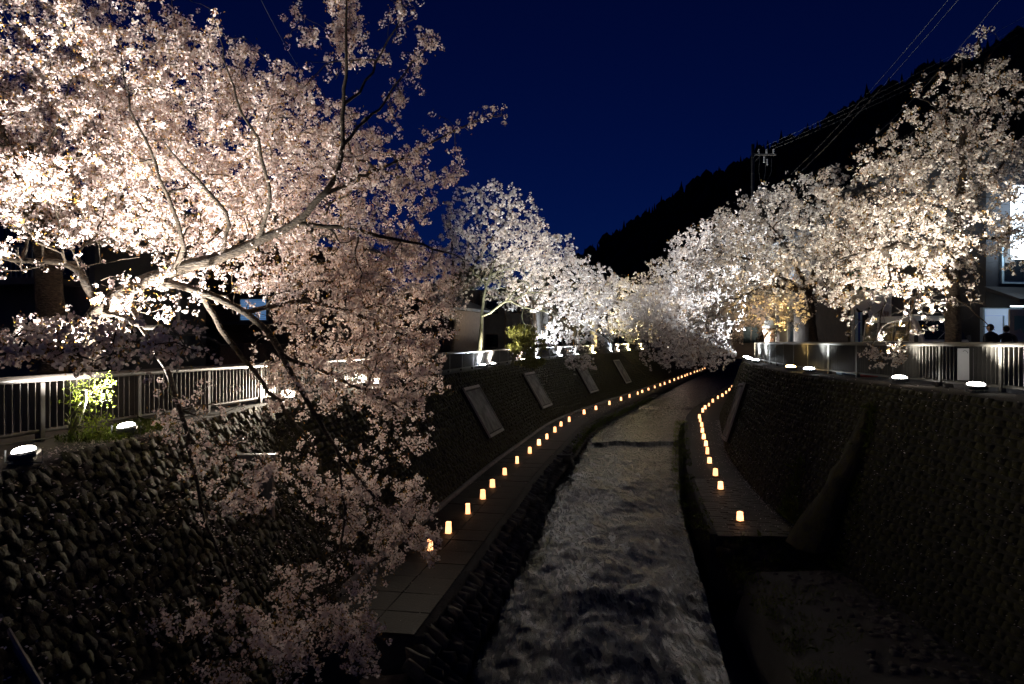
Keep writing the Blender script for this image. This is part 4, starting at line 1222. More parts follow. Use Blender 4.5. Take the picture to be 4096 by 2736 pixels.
for _ in range(2600):
    x = random.uniform(6.4, 8.6); Y = random.uniform(16.4, 20.5); q = Rw(np.array([RT.sY(Y)]), np.array([random.random() ** 2 * .4]))[0]
    if noise.noise((q[0] * 1.5, q[1] * 1.5, 2)) > -.05: pts.append(q + np.array([-.05, 0, .05]))
for _ in range(1500):
    x = random.uniform(5.7, 8.2); Y = random.uniform(16.8, 18.3)
    if noise.noise((x * 1.6, Y * 1.6, 3)) > -.1: pts.append((x, Y, np.interp(Y, [16.8, 17.3, 18.3], [-6.0, -6.0, -5.25])))
blades('wall_weeds', 'dark weeds hanging at the foot of the right wall by the inlet', np.array(pts), .32, .01, M['grass'], .9)

pts = []
for _ in range(2600):
    x = random.uniform(5.0, 8.2); Y = random.uniform(10, 16.5)
    if noise.noise((x * .9, Y * .7, 5)) > .08 or x > 7.6: pts.append((x, Y, -5.58))
blades('slab_weeds', 'dark weeds and silt patches on the low slab by the inlet', np.array(pts), .14, .006, M['grass'], .9)
cc, aa, ss = [], [], []
for _ in range(420):
    x = 8.1 - abs(random.gauss(0, .8)); Y = random.uniform(9, 17.5)
    cc.append((x, Y, -5.57 if Y < 16.5 else -6.1)); aa.append(np.array(Matrix.Rotation(random.uniform(0, 3), 3, 'Z'))); k_ = random.uniform(.05, .16); ss.append((k_ * 1.4, k_, k_ * .7))
o = joined_stones('gravel', np.array(cc), np.array(aa), np.array(ss), M['stone_grey'], None); tag(o, 'loose dark stones lying along the foot of the right wall', 'gravel')

pts = []
for _ in range(1500):
    t = random.random() * .85; Y = 17.2 + random.gauss(0, .16) + .35 * noise.noise((t * 4, 0, 0))
    pts.append(Rw(np.array([RT.sY(Y)]), np.array([t]))[0] + np.array([-.08, 0, .08]))
for _ in range(1800):
    Y = random.uniform(10, 34); t = random.random(); q = Rw(np.array([RT.sY(Y)]), np.array([t]))[0]
    if noise.noise((q[0] * 2, q[1] * 1.1, q[2] * 2)) > .32: pts.append(q + np.array([-.08, 0, .08]))
blades('wall_weeds', 'dark tufts of weed rooted in the joints of the right wall', np.array(pts), .2, .007, M['grass'], .9)

def petals(name, label, P_, size, nrm=None):
    K = len(P_)
    n = RNG.normal(0, .35, (K, 3)); n[:, 2] += 1
    if nrm is not None: n = n * .6 + nrm
    n /= np.linalg.norm(n, axis=1)[:, None]; U, V = frames(n); a = RNG.uniform(0, 6.28, K)
    U2 = U * np.cos(a)[:, None] + V * np.sin(a)[:, None]; V2 = np.cross(n, U2); sz = size * RNG.uniform(.6, 1.3, K)[:, None]
    v = np.stack([P_ - U2 * sz, P_ + V2 * sz * .7, P_ + U2 * sz, P_ - V2 * sz * .7], 1)
    tag(mobj(name, np_mesh(name, v.reshape(-1, 3), np.arange(K * 4).reshape(-1, 4), [M['petal_fallen']])), label, 'petals', kind='stuff')
K = 5200
s = LF.sY(3.5) + RNG.uniform(0, 1, K) ** .8 * 12; t = RNG.uniform(0, 1, K)
p, u, v, n = wall_axes(Lw, s, t); n = -n if n[0, 0] < 0 else n
p = p + n * RNG.uniform(.03, .12, K)[:, None]
keep = np.array([noise.noise((q[0] * 1.4, q[1] * 1.4, q[2] * 1.4)) for q in p]) > -.12
p = p[keep]
petals('fallen_petals', 'pale fallen petals caught between the rubble stones of the left wall', p, .02)
K = 2600
s = RT.sY(9) + RNG.uniform(0, 30, K); t = RNG.uniform(0, 1, K); p = Rw(s, t)
petals('fallen_petals', 'pale fallen petals sprinkled over the dark right wall', p + np.array([-.1, -.02, .07]), .017)
K = 3000
s = LF.sY(12.2) + RNG.uniform(0, 1, K) ** 1.3 * 50; q = LF.P(s, 0)
oo = np.where(RNG.random(K) < .55, RNG.normal(.86, .06, K), RNG.uniform(-1.1, .9, K)); nx = np.interp(s, LF.s, LF.n[:, 0]); ny = np.interp(s, LF.s, LF.n[:, 1])
petals('fallen_petals', 'pale fallen petals drifted against the kerb of the left path', np.stack([q[:, 0] + nx * oo, q[:, 1] + ny * oo, np.full(K, ZW + .03)], 1), .02)
K = 1800
Y = RNG.uniform(18.2, 45, K); x0 = np.interp(Y, RF.p[:, 1], RF.p[:, 0]); xb = np.interp(Y, RB.p[:, 1], RB.p[:, 0])
x = np.where(RNG.random(K) < .6, xb - np.abs(RNG.normal(0, .12, K)), RNG.uniform(x0 - .6, xb))
petals('fallen_petals', 'pale fallen petals along the paved right path below the wall', np.stack([x, Y, np.full(K, ZW + .04)], 1), .018)
K = 700
s = LF.sY(8) + RNG.uniform(0, 4, K); c = Lw(s, np.ones(K))[:, :2] + np.stack([-np.abs(RNG.normal(.2, .25, K)), RNG.normal(0, .1, K)], 1)
petals('fallen_petals', 'scattered petals on the concrete ledge around the two large floodlights', xyz(c, -1.415), .016)

# ---------------------------------------------------------------- carved relief panels
def relief(surf, s, t0, t1, wd, label, flip, group=None):
    p0 = surf(np.array([s]), np.array([t0]))[0]; p1 = surf(np.array([s]), np.array([t1]))[0]
    ps = surf(np.array([s + .1]), np.array([t0]))[0] - surf(np.array([s]), np.array([t0]))[0]
    u = Vector(ps).normalized(); v = (Vector(p1) - Vector(p0)); h = v.length; v.normalize(); n = u.cross(v).normalized()
    if n.z < 0: n = -n
    u = v.cross(n)
    root = bpy.data.objects.new('relief_panel', None); COL.objects.link(root)
    root.matrix_world = Matrix.Translation(Vector((p0 + p1) / 2) + n * .12) @ Matrix((( *[u.x, v.x, n.x], 0), (u.y, v.y, n.y, 0), (u.z, v.z, n.z, 0), (0, 0, 0, 1)))
    tag(root, label, 'relief', group)
    MB().box((0, 0, 0), (wd, h, .16), bev=.02).obj('slab', M['mortar'], root)
    b = .05
    for nm, c, sz in (('frame_bar', (0, h / 2 - .07, .125), (wd, .14, .09)), ('frame_bar', (0, -h / 2 + .07, .125), (wd, .14, .09)), ('frame_bar', (-wd / 2 + b / 2, 0, .125), (b, h - .29, .09)), ('frame_bar', (wd / 2 - b / 2, 0, .125), (b, h - .29, .09))):
        MB().box(c, sz, bev=.008).obj(nm, M['panel_frame'], root)
    # the carving: an uneven relief sheet
    g_ = 26; vs, fs = [], []
    seed = random.uniform(0, 50)
    for j in range(g_):
        for i in range(14):
            x = -wd / 2 + .06 + (wd - .12) * i / 13; y = -h / 2 + .2 + (h - .4) * j / (g_ - 1)
            z = .115 + .03 * noise.noise((x * 5 + seed, y * 1.6, 1)) + .015 * noise.noise((x * 11, y * 5 + seed, 4))
            vs.append((x, y, z))
    for j in range(g_ - 1):
        for i in range(13): fs.append((j * 14 + i, j * 14 + i + 1, j * 14 + 15 + i, j * 14 + 14 + i))
    MB().add(vs, fs).obj('carving', M['slate'], root, True)
for Y, lab in ((31.2, 'framed carved relief panel on the left wall above the water steps'), (44.2, 'framed carved relief panel on the left wall beyond the steps, second upstream'),
               (57, 'framed carved relief panel under the trailing cherry bough'), (70, 'slim carved relief panel farthest up the left wall')):
    relief(Lw, LF.sY(Y), .22, .80, 2.6, lab, 1)
relief(Rw, RT.sY(32.8), .10, .76, 2.5, 'leaning carved relief panel on the dark right wall', -1)

# ---------------------------------------------------------------- sluice gate set into the left wall
q = at(234, 520, 13.0)
sg = empty('sluice_gate', (q[0], 13.0, -4.75))
tag(sg, 'grey steel sluice gate in an upright frame half hidden by blossom', 'gate')
for dx in (-.7, .7): MB().box((dx, 0, 1.25), (.11, .16, 2.5), bev=.01).obj('frame_post', M['metal'], sg)
MB().box((0, 0, 2.56), (1.6, .18, .12), bev=.01).obj('frame_beam', M['metal'], sg)
MB().box((0, .02, 1.55), (1.26, .06, 1.3), bev=.01).obj('gate_leaf', M['metal'], sg)
for z in (1.0, 1.55, 2.1): MB().box((0, -.03, z), (1.26, .05, .06)).obj('gate_rib', M['metal'], sg)
MB().tube([(0, 0, 2.2), (0, 0, 2.95)], .03, 8).obj('lifting_screw', M['metal'], sg)
MB().tube([(.16 * math.cos(a), .16 * math.sin(a), 2.9) for a in np.linspace(0, 2 * math.pi, 17)], .016, 5).obj('handwheel', M['black'], sg)
MB().box((0, .25, .42), (1.5, .6, .84), bev=.03).obj('sill_block', M['concrete'], sg)
# inclined pipe on the wall, nearest the bridge
pp = MB().tube([at(-14, 596, 6.7), at(12, 640, 6.55), at(46, 698, 6.35)], .036, 8)
tag(pp.obj('drain_pipe', M['kerb']), 'straight grey pipe slanting down the near rubble wall', 'pipe')

# ---------------------------------------------------------------- hill and its forest
def ridge_z(ax):
    """elevation (z/Y) of the tree line against x/Y"""
    pxs = np.array([380, 480, 569, 620, 654, 681, 699, 726, 749, 758, 793, 831, 850, 880, 901, 925, 973, 1024, 1150, 1400])
    pys = np.array([335, 305, 268, 238, 214, 199, 190, 178, 167, 158, 146, 129, 113, 98, 92, 76, 66, 44, 36, 36])
    return np.interp(ax * F + 512, pxs, 342 - pys) / F
def hillz(x, y):
    ax = x / np.maximum(y, 1); top_d = np.interp(ax, [-.2, .1, .4, .8, 1.4], [520, 460, 360, 260, 230])
    t = np.clip((y - (top_d - 190)) / 190, 0, 1.6); zt = ridge_z(ax) * top_d
    prof = np.where(t <= 1, t ** .85, 1 - (t - 1) * .15)
    return -1.5 + (zt - 3) * prof
A_ = np.linspace(-.25, 1.5, 90); D_ = np.linspace(0, 1.55, 30)
rows = []
for d in D_:
    top_d = np.interp(A_, [-.2, .1, .4, .8, 1.4], [520, 460, 360, 260, 230]); y = top_d - 190 + 190 * d; x = A_ * y
    rows.append(np.stack([x, y, hillz(x, y)], 1))
h = strip('hill', rows, M['forest']); tag(h, kind='structure')
# conifers over the whole slope
V, T, off = [], [], 0
fr = np.random.default_rng(3)
for i in range(2600):
    a = fr.uniform(-.2, .95); td = np.interp(a, [-.2, .1, .4, .8, 1.4], [520, 460, 360, 260, 230])
    d = 1 - fr.random() ** 1.6 * .95 if fr.random() < .75 else fr.uniform(.93, 1.02)
    y = td - 190 + 190 * d; x = a * y; z = float(hillz(np.array(x), np.array(y)))
    con = fr.random() < .6
    hgt = (fr.uniform(6, 13) if con else fr.uniform(6, 12)) * (1.0 if fr.random() < .9 else 1.35); rr = hgt * (fr.uniform(.14, .2) if con else fr.uniform(.3, .42))
    tiers = 6; k = 7; ph = fr.uniform(0, 6)
    ring = []
    for j in range(tiers):
        u = j / tiers
        rad_ = rr * (1 - u) ** .9 if con else rr * math.sqrt(max(.02, 1 - (2 * u - .9) ** 2)) * .9
        for q_ in range(k):
            an = ph + 6.283 * q_ / k + j * .4; jr = rad_ * fr.uniform(.65, 1.2); jz = fr.uniform(-.04, .04) * hgt
            ring.append((x + jr * math.cos(an), y + jr * math.sin(an), z + hgt * (.08 + .9 * u) + jz))
    ring.append((x, y, z + hgt))
    V += ring
    for j in range(tiers - 1):
        for q_ in range(k):
            q2 = (q_ + 1) % k
            T.append((off + j * k + q_, off + j * k + q2, off + j * k + k + q_)); T.append((off + j * k + q2, off + j * k + k + q2, off + j * k + k + q_))
    for q_ in range(k): T.append((off + (tiers - 1) * k + q_, off + (tiers - 1) * k + (q_ + 1) % k, off + tiers * k))
    off += tiers * k + 1
fo = mobj('forest', np_mesh('forest', np.array(V), np.array(T), [M['forest']]))
tag(fo, 'black conifer forest covering the hillside against the blue sky', 'forest', kind='stuff')

# ---------------------------------------------------------------- utility pole and wires
ub = np.array([18.7, 53.0, ZR])
up = empty('utility_pole', ub); tag(up, 'concrete utility pole with crossarm and transformer above the right cherries', 'pole')
MB().tube([(0, 0, -.3), (0, 0, 8), (0, 0, 16.4)], [.19, .16, .12], 10).obj('mast', M['pole'], up, True)
arm = MB().box((.85, 0, 15.6), (1.9, .1, .12)).obj('crossarm', M['pole'], up)
MB().tube([(.1, 0, 15.0), (.6, 0, 15.55)], .03, 5).obj('arm_brace', M['pole'], up)
for dx in (.45, 1.05, 1.6):
    MB().lathe([(.03, 15.66), (.09, 15.7), (.06, 15.78), (.09, 15.84), (.06, 15.92), (.08, 16.0), (.03, 16.05)], (dx, 0, 0), 8).obj('insulator', M['ceramic'], up)
for dx, z in ((.85, 15.2), (1.1, 15.0)):
    MB().lathe([(.03, -.25), (.07, -.2), (.05, -.1), (.07, 0), (.05, .1), (.07, .2), (.03, .28)], (dx, -.05, z), 8).obj('cutout_fuse', M['ceramic'], up)
tr = MB().lathe([(.02, 11.7), (.36, 11.75), (.37, 11.85), (.35, 11.9), (.35, 12.9), (.37, 12.95), (.30, 13.05), (.02, 13.1)], (.75, 0, 0), 14).obj('transformer', M['pole'], up, True)
for dx in (-.15, .15): MB().lathe([(.03, 13.05), (.06, 13.15), (.04, 13.3)], (.75 + dx, 0, 0), 8).obj('bushing', M['ceramic'], tr)
for z in (11.6, 12.6, 10.8, 10.2): MB().box((.3, 0, z), (.8, .07, .07)).obj('bracket', M['pole'], up)
for dx in (.5, 1.0, 1.45): MB().tube([(dx, -.05, 15.5), (dx - .05, -.05, 14.2), (.75 + (dx - 1) * .3, -.02, 13.2)], .012, 4).obj('drop_lead', M['wire'], up)
def wire(name, a, b, sag, r, label, group=None):
    a, b = np.array(a, float), np.array(b, float); pts = []
    for t in np.linspace(0, 1, 24):
        p = a + (b - a) * t; p[2] -= sag * 4 * t * (1 - t); pts.append(p)
    tag(MB().tube(pts, r, 4).obj(name, M['wire']), label, 'wire', group)
for dx, e in ((.45, (36, 26, 22)), (1.05, (37, 26, 22)), (1.6, (38, 26, 22))):
    wire('power_wire', ub + np.array([dx, 0, 16.05]), e, .8, .006, 'thin power wire climbing from the pole insulators to the upper right', 'wires leaving the utility pole')
for a, b in (((790, 175, 50), (955, -8, 22)), ((797, 175, 50), (965, -8, 22)), ((870, 140, 40), (1010, -12, 20)), ((930, 205, 40), (1040, 80, 18)), ((940, 215, 40), (1040, 125, 18)), ((900, 205, 42), (1040, 60, 20))):
    wire('overhead_wire', at(*a), at(*b), .25, .0055, 'thin overhead wire crossing the dark hillside toward the shops', 'overhead wires before the hill')
wire('service_wire', at(256, -10, 22), at(300, 70, 30), .1, .006, 'single thin wire in the blue sky beside the huge cherry')

# ---------------------------------------------------------------- left-bank houses
def part(mb, name, m, root): return mb.obj(name, m, root)
hs_ = empty('house', (-17.3, 21.0, GZ_L)); hs_.rotation_euler = (0, 0, math.radians(-12))
tag(hs_, 'two-storey plaster house with slatted balcony behind the big cherry', 'house')
MB().box((0, 2.5, 3.0), (10.5, 5, 6.0)).obj('wall', M['plaster'], hs_)
r = MB().prism([(-5.9, 6.0), (0, 8.2), (5.9, 6.0), (5.9, 6.2), (0, 8.45), (-5.9, 6.2)], -.9, 5.8).obj('roof', M['roof'], hs_)
bal = MB().box((.5, -.6, 3.15), (8.6, 1.2, .18)).obj('balcony', M['plaster'], hs_)
MB().box((.5, -1.17, 4.12), (8.6, .06, .06)).obj('handrail', M['metal'], bal)
bm_ = MB().box((0, 0, 0), (.035, .035, .86)).mesh('baluster', M['metal'])
for i in range(48): mobj('baluster', bm_, bal, (-3.7 + i * .178, -1.17, 3.67))
for x in (-3.2, -.6, 2.2, 4.2):
    wn_ = MB().box((x, -.03, 4.3), (1.7, .08, 1.9)).obj('window', M['tin'], hs_)
    for dx in (-.4, .4): MB().box((x + dx, -.085, 4.3), (.74, .02, 1.76)).obj('pane', M['glass'], wn_)
for x in (-3, .5, 3.4):
    wn_ = MB().box((x, -.03, 1.5), (1.6, .08, 1.3)).obj('window', M['tin'], hs_)
    for dx in (-.38, .38): MB().box((x + dx, -.085, 1.5), (.7, .02, 1.16)).obj('pane', M['glass'], wn_)
# house with lit blue blind
h2 = empty('house', (-10.2, 27.5, GZ_L)); h2.rotation_euler = (0, 0, math.radians(-10))
tag(h2, 'dark timber house with a blue-lit blind and roller shutter', 'house')
MB().box((0, 3, 2.6), (6.4, 6, 5.2)).obj('wall', M['timber'], h2)
MB().prism([(-3.8, 5.2), (0, 6.9), (3.8, 5.2), (3.8, 5.4), (0, 7.1), (-3.8, 5.4)], -.8, 6.8).obj('roof', M['roof'], h2)
wn_ = MB().box((-.2, -.03, 2.75), (1.25, .08, .95)).obj('window', M['metal'], h2)
MB().box((-.2, -.08, 2.75), (1.1, .02, .82)).obj('pane', M['lit_blue'], wn_)
for i in range(9): MB().box((-.2, -.10, 2.39 + i * .09), (1.1, .03, .012)).obj('blind_slat', M['metal'], wn_)
wn_ = MB().box((-2.3, -.03, 1.25), (1.0, .08, 1.7)).obj('shutter', M['tin'], h2)
for i in range(14): MB().box((-2.3, -.09, .5 + i * .115), (.94, .03, .095), rx=.25).obj('shutter_slat', M['tin'], wn_)
MB().box((-1.2, -.5, 2.2), (4, 1, .1)).obj('canopy', M['tin'], h2)
# board fence under the houses
bf = empty('board_fence', (-9.5, 22.5, GZ_L)); bf.rotation_euler = (0, 0, math.radians(22)); tag(bf, 'dark upright board fence in front of the timber house', 'fence')
bd = MB().box((0, 0, .7), (.22, .03, 1.4), bev=.004).mesh('board', M['timber'])
for i in range(26): mobj('board', bd, bf, (i * .24, random.uniform(-.01, .01), 0), (0, random.uniform(-.01, .01), 0))
# slim steel posts left of the house
sp = empty('steel_post', at(178, 400, 15.5) * np.array([1, 1, 0]) + np.array([0, 0, GZ_L])); tag(sp, 'slim pale steel post rising behind the taupe fence', 'post')
MB().tube([(0, 0, -.1), (0, 0, 3.4)], .045, 8).obj('shaft', M['metal'], sp); MB().box((0, 0, .02), (.2, .2, .03)).obj('foot_plate', M['metal'], sp)
# middle distance houses
def simple_house(label, loc, rz, w, d, h, wallm, nwin, seed, lit=None):
    r = random.Random(seed)
    root = empty('house', loc); root.rotation_euler = (0, 0, rz); tag(root, label, 'house')
    MB().box((0, d / 2, h / 2), (w, d, h)).obj('wall', wallm, root)
    MB().prism([(-w / 2 - .5, h - .02), (0, h + w * .22), (w / 2 + .5, h - .02), (w / 2 + .5, h + .16), (0, h + w * .22 + .2), (-w / 2 - .5, h + .16)], -.7, d + .7).obj('roof', M['roof'], root)
    for fl_ in range(int(h // 2.6)):
        for i in range(nwin):
            x = -w / 2 + w * (i + .5) / nwin; z = 1.5 + fl_ * 2.7
            f = MB().box((x, -.03, z), (1.1, .1, 1.15)).obj('window', M['timber'], root)
            for dx in (-.25, .25): MB().box((x + dx, -.095, z), (.46, .02, 1.02)).obj('pane', lit if (lit and r.random() < .3) else M['glass'], f)
    for i in range(nwin + 1):
        MB().box((-w / 2 + w * i / nwin, -.035, h / 2), (.14, .08, h)).obj('timber_post', M['timber'], root)
    return root
simple_house('pale plaster house with dark posts behind the bare maple', (-2.6, 55, -1.4), math.radians(-14), 8.5, 7, 5.6, M['plaster_w'], 4, 1)
simple_house('narrow plaster house between the two far left cherries', (5.0, 68, -1.3), math.radians(-22), 7, 7, 5.4, M['plaster_w'], 3, 2)
hh = simple_house('low timber house with a pale gable board beside the maple', (-7.0, 47, -1.4), math.radians(-20), 6, 6, 3.6, M['timber'], 3, 3)
MB().box((2.4, -.85, 4.15), (2.2, .08, .22), ry=.42).obj('gable_board', M['beige'], hh)
simple_house('dark house far up the left bank', (12, 92, -1.2), math.radians(-25), 9, 8, 5.5, M['plaster'], 3, 4)

# ---------------------------------------------------------------- right-bank shops, van, people
def text_part(txt, size, m, root, loc, rot=(math.pi / 2, 0, 0), depth=.004, name='lettering', vertical=False):
    cu = bpy.data.curves.new(name, 'FONT'); cu.body = '\n'.join(txt) if vertical else txt
    cu.size = size; cu.extrude = depth; cu.align_x = 'CENTER'; cu.align_y = 'CENTER'; cu.space_line = .95
    tmp = bpy.data.objects.new(name, cu); COL.objects.link(tmp)
    bpy.context.view_layer.update()
    me = bpy.data.meshes.new_from_object(tmp.evaluated_get(bpy.context.evaluated_depsgraph_get()))
    bpy.data.objects.remove(tmp, do_unlink=True)
    me.materials.clear(); me.materials.append(m)
    return mobj(name, me, root, loc, rot)
COW = [(-.50, .30), (-.44, .38), (-.46, .44), (-.40, .42), (-.36, .38), (-.30, .36), (-.26, .33), (.0, .32), (.25, .33), (.40, .33), (.46, .28), (.50, .10), (.48, -.05), (.46, .05), (.44, -.02),
       (.43, -.35), (.37, -.35), (.37, -.12), (.33, -.10), (.32, -.35), (.26, -.35), (.25, -.05), (.05, -.10), (-.12, -.07), (-.14, -.35), (-.20, -.35), (-.20, -.08), (-.24, -.08), (-.26, -.35), (-.32, -.35), (-.30, .0), (-.34, .14), (-.40, .20), (-.48, .22)]
sh = empty('shop', (16.0, 25.6, ZR)); sh.rotation_euler = (0, 0, math.radians(-4))
tag(sh, 'beef shop front with green awning, banner and cow signs behind the van', 'shop')
MB().box((0, 3, 2.9), (6.6, 6, 5.8)).obj('wall', M['timber'], sh)
MB().box((0, 2.8, 5.9), (7.2, 7, .25)).obj('roof', M['roof'], sh)
aw = MB(); aw.add([(-3.3, -.03, 3.75), (3.0, -.03, 3.75), (3.0, -.9, 2.95), (-3.3, -.9, 2.95), (-3.3, -.03, 3.68), (3.0, -.03, 3.68), (3.0, -.9, 2.88), (-3.3, -.9, 2.88)],
    [(0, 3, 2, 1), (4, 5, 6, 7), (3, 7, 6, 2), (0, 1, 5, 4), (0, 4, 7, 3), (1, 2, 6, 5)]); aw.obj('awning', M['green'], sh)
bn = MB().box((-.75, -.95, 2.42), (3.1, .03, .86)).obj('banner', M['sign_white'], sh)
text_part('ハいき牛', .46, M['ink'], bn, (-1.25, -.985, 2.40))
cw = MB().prism([(x * .85 + .28, z * .75 + 2.42) for x, z in COW], -.985, -.97).obj('cow_picture', M['ink'], bn)
MB().box((0, -.03, 1.0), (6.4, .06, 1.8)).obj('shopfront', M['beige'], sh)
for x in (-1.2, .4, 2.0):
    f = MB().box((x, -.07, 1.05), (1.3, .08, 1.7)).obj('window', M['timber'], sh); MB().box((x, -.125, 1.05), (1.16, .02, 1.56)).obj('pane', M['glass'], f)
for x in (-2.4, 2.4):
    wn_ = MB().box((x, -.03, 4.7), (1.2, .08, 1.1)).obj('window', M['tin'], sh); MB().box((x, -.08, 4.7), (1.06, .02, .96)).obj('pane', M['glass'], wn_)
MB().tube([(-2.2, -1.30, 2.93), (.8, -1.30, 2.93)], .022, 6).obj('tube_lamp', M['added_tube'], sh)  # added tube under the awning, there to brighten the banner
# standing cow poster
cp = empty('cow_poster', (12.95, 24.6, ZR)); cp.rotation_euler = (0, 0, math.radians(-6)); tag(cp, 'tall white beef poster with a black cow facing front and orange foot band', 'sign')
MB().box((0, 0, 1.55), (1.35, .05, 2.75), bev=.006).obj('board', M['sign_white'], cp)
for dx in (-.66, .66): MB().box((dx, .05, 1.5), (.05, .05, 3.0)).obj('leg', M['metal'], cp)
MB().box((0, -.032, .38), (1.33, .012, .26)).obj('foot_band', M['orange'], cp)
FC = [(-.10, .62), (-.22, .74), (-.24, .66), (-.16, .56), (-.18, .40), (-.26, .10), (-.28, -.20), (-.22, -.55), (-.22, -.72), (-.10, -.74), (-.08, -.30), (.0, -.25), (.04, -.66), (.15, -.68), (.14, -.15), (.16, .15), (.14, .34), (.20, .42), (.16, .58), (.26, .68), (.22, .76), (.10, .64)]
MB().prism([(x - .3, z + 1.55) for x, z in FC], -.045, -.03).obj('cow_picture', M['ink'], cp)
MB().box((.42, -.035, 1.72), (.30, .014, .22)).obj('red_stamp', M['red'], cp)
text_part('飛騨', .2, M['brown'], cp, (.40, -.04, 2.05)); text_part('牛', .42, M['ink'], cp, (.42, -.04, 1.05))
# nobori banner
nb_ = empty('banner_flag', (12.15, 24.2, ZR)); tag(nb_, 'narrow white and blue upright banner flag beside the cow poster', 'flag')
MB().tube([(0, 0, 0), (0, 0, 2.2)], .015, 6).obj('pole', M['metal'], nb_)
MB().box((.14, 0, 1.25), (.24, .012, 1.7)).obj('cloth', M['palebl'], nb_); MB().box((.15, -.012, 1.25), (.07, .012, 1.7)).obj('stripe', M['blue'], nb_)
MB().box((0, 0, .04), (.35, .35, .08), bev=.02).obj('weight', M['black'], nb_)
# corner building with lightbox
cb = empty('corner_building', (17.75, 21.6, ZR)); cb.rotation_euler = (0, 0, math.radians(12))
tag(cb, 'dark two-storey corner building with lit doorway and vertical lightbox', 'building')
MB().box((0, 3, 3.4), (6.6, 6, 6.8)).obj('wall', M['tin'], cb)
MB().box((0, 2.9, 6.9), (7.2, 6.8, .22)).obj('roof', M['roof'], cb)
ev = MB().add([(-3.4, -.02, 2.75), (3.4, -.02, 2.75), (3.4, -1.2, 2.3), (-3.4, -1.2, 2.3), (-3.4, -.02, 2.62), (3.4, -.02, 2.62), (3.4, -1.2, 2.2), (-3.4, -1.2, 2.2)],
    [(0, 3, 2, 1), (4, 5, 6, 7), (3, 7, 6, 2), (0, 1, 5, 4), (0, 4, 7, 3), (1, 2, 6, 5)]).obj('eave', M['roof'], cb)
for x in (-1.95, 1.4):
    wn_ = MB().box((x, -.03, 3.45), (1.7, .1, 1.2)).obj('window', M['palebl'], cb)
    for dx in (-.4, .4): MB().box((x + dx, -.09, 3.45), (.72, .02, 1.04)).obj('pane', M['glass'], wn_)
d_ = MB().box((-2.75, -.03, 1.05), (1.5, .1, 2.1)).obj('door', M['palebl'], cb)
for dx in (-.36, .36): MB().box((-2.75 + dx, -.09, 1.0), (.62, .02, 1.7)).obj('pane', M['lit_shop'], d_)
MB().box((-2.75, -.09, 1.96), (1.36, .02, .2)).obj('transom_pane', M['lit_shop'], d_)
MB().tube([(-3.0, -.55, 2.12), (-2.1, -.6, 2.12)], .025, 6).obj('tube_lamp', M['tube'], cb)
bb = MB().lathe([(.01, -.05), (.045, -.02), (.045, .02), (.01, .05)], (-3.0, -.8, 1.95), 8).obj('bulb', M['bulb'], cb)
lb = MB().box((-2.42, -.5, 4.65), (.85, .22, 2.2), bev=.02).obj('lightbox', M['lit_white'], cb)
MB().box((-2.42, -.25, 4.65), (.08, .5, .08)).obj('lightbox_bracket', M['metal'], lb)
# painted poster board
pb = empty('painted_board', (13.85, 18.3, ZR)); pb.rotation_euler = (0, 0, math.radians(6)); tag(pb, 'beige painted board showing a yellow flower meadow behind the fence', 'sign')
MB().box((0, 0, 1.0), (1.15, .06, 1.85), bev=.008).obj('board', M['beige'], pb)
MB().prism([(-.45, 1.35), (-.25, 1.42), (-.2, 1.3), (-.05, 1.25), (.1, 1.1), (.5, 1.0), (.5, 1.75), (-.45, 1.75)], -.045, -.033).obj('sky_patch', M['teal'], pb)
MB().prism([(-.48, .12), (.5, .12), (.5, .75), (.2, .82), (-.1, .68), (-.48, .55)], -.045, -.033).obj('meadow_patch', M['ochre'], pb)
for x, z in ((-.22, .66), (.05, .8), (.3, .5), (-.1, .35), (.2, .95)):
    MB().prism([(x + .06 * math.cos(a), z + .07 * math.sin(a)) for a in np.linspace(0, 5.6, 9)], -.055, -.046).obj('flower_patch', M['orange'], pb)
for dx in (-.5, .5): MB().box((dx, .06, .5), (.06, .06, 1.0)).obj('leg', M['timber'], pb)
# ice-cream cone sign
ic = empty('cone_sign', (13.75, 36.5, ZR)); tag(ic, 'brown soft-serve cone shaped sign standing behind the curved fence', 'sign')
MB().lathe([(.12, .12), (.14, .2), (.24, 1.1), (.30, 1.6), (.33, 1.62), (.33, 1.75), (.28, 1.78)], n=14).obj('cone', M['tan'], ic, True)
MB().lathe([(.30, 1.78), (.36, 1.9), (.28, 2.02), (.27, 2.1), (.2, 2.22), (.17, 2.3), (.08, 2.45), (.01, 2.6)], n=14).obj('soft_serve', M['sign_white'], ic, True)
MB().lathe([(.22, 0), (.22, .1), (.12, .12)], n=12).obj('foot', M['black'], ic)
text_part('クリ', .36, M['brown'], ic, (0, -.285, 1.15), (math.radians(94), 0, 0), .02, vertical=True)
# timber shop row behind the curve
simple_house('dark timber shopfront with pale pillar behind the curved fence', (17.6, 40.5, ZR), math.radians(-38), 9, 7, 5.6, M['timber'], 4, 6)
simple_house('beige rendered shop between the timber shopfront and the cow poster', (15.6, 31.8, ZR), math.radians(-20), 6, 6, 5.6, M['beige'], 3, 7, M['lit_shop'])
simple_house('dark plaster house beyond the utility pole', (27, 60, ZR), math.radians(-40), 10, 8, 6, M['plaster'], 3, 8)

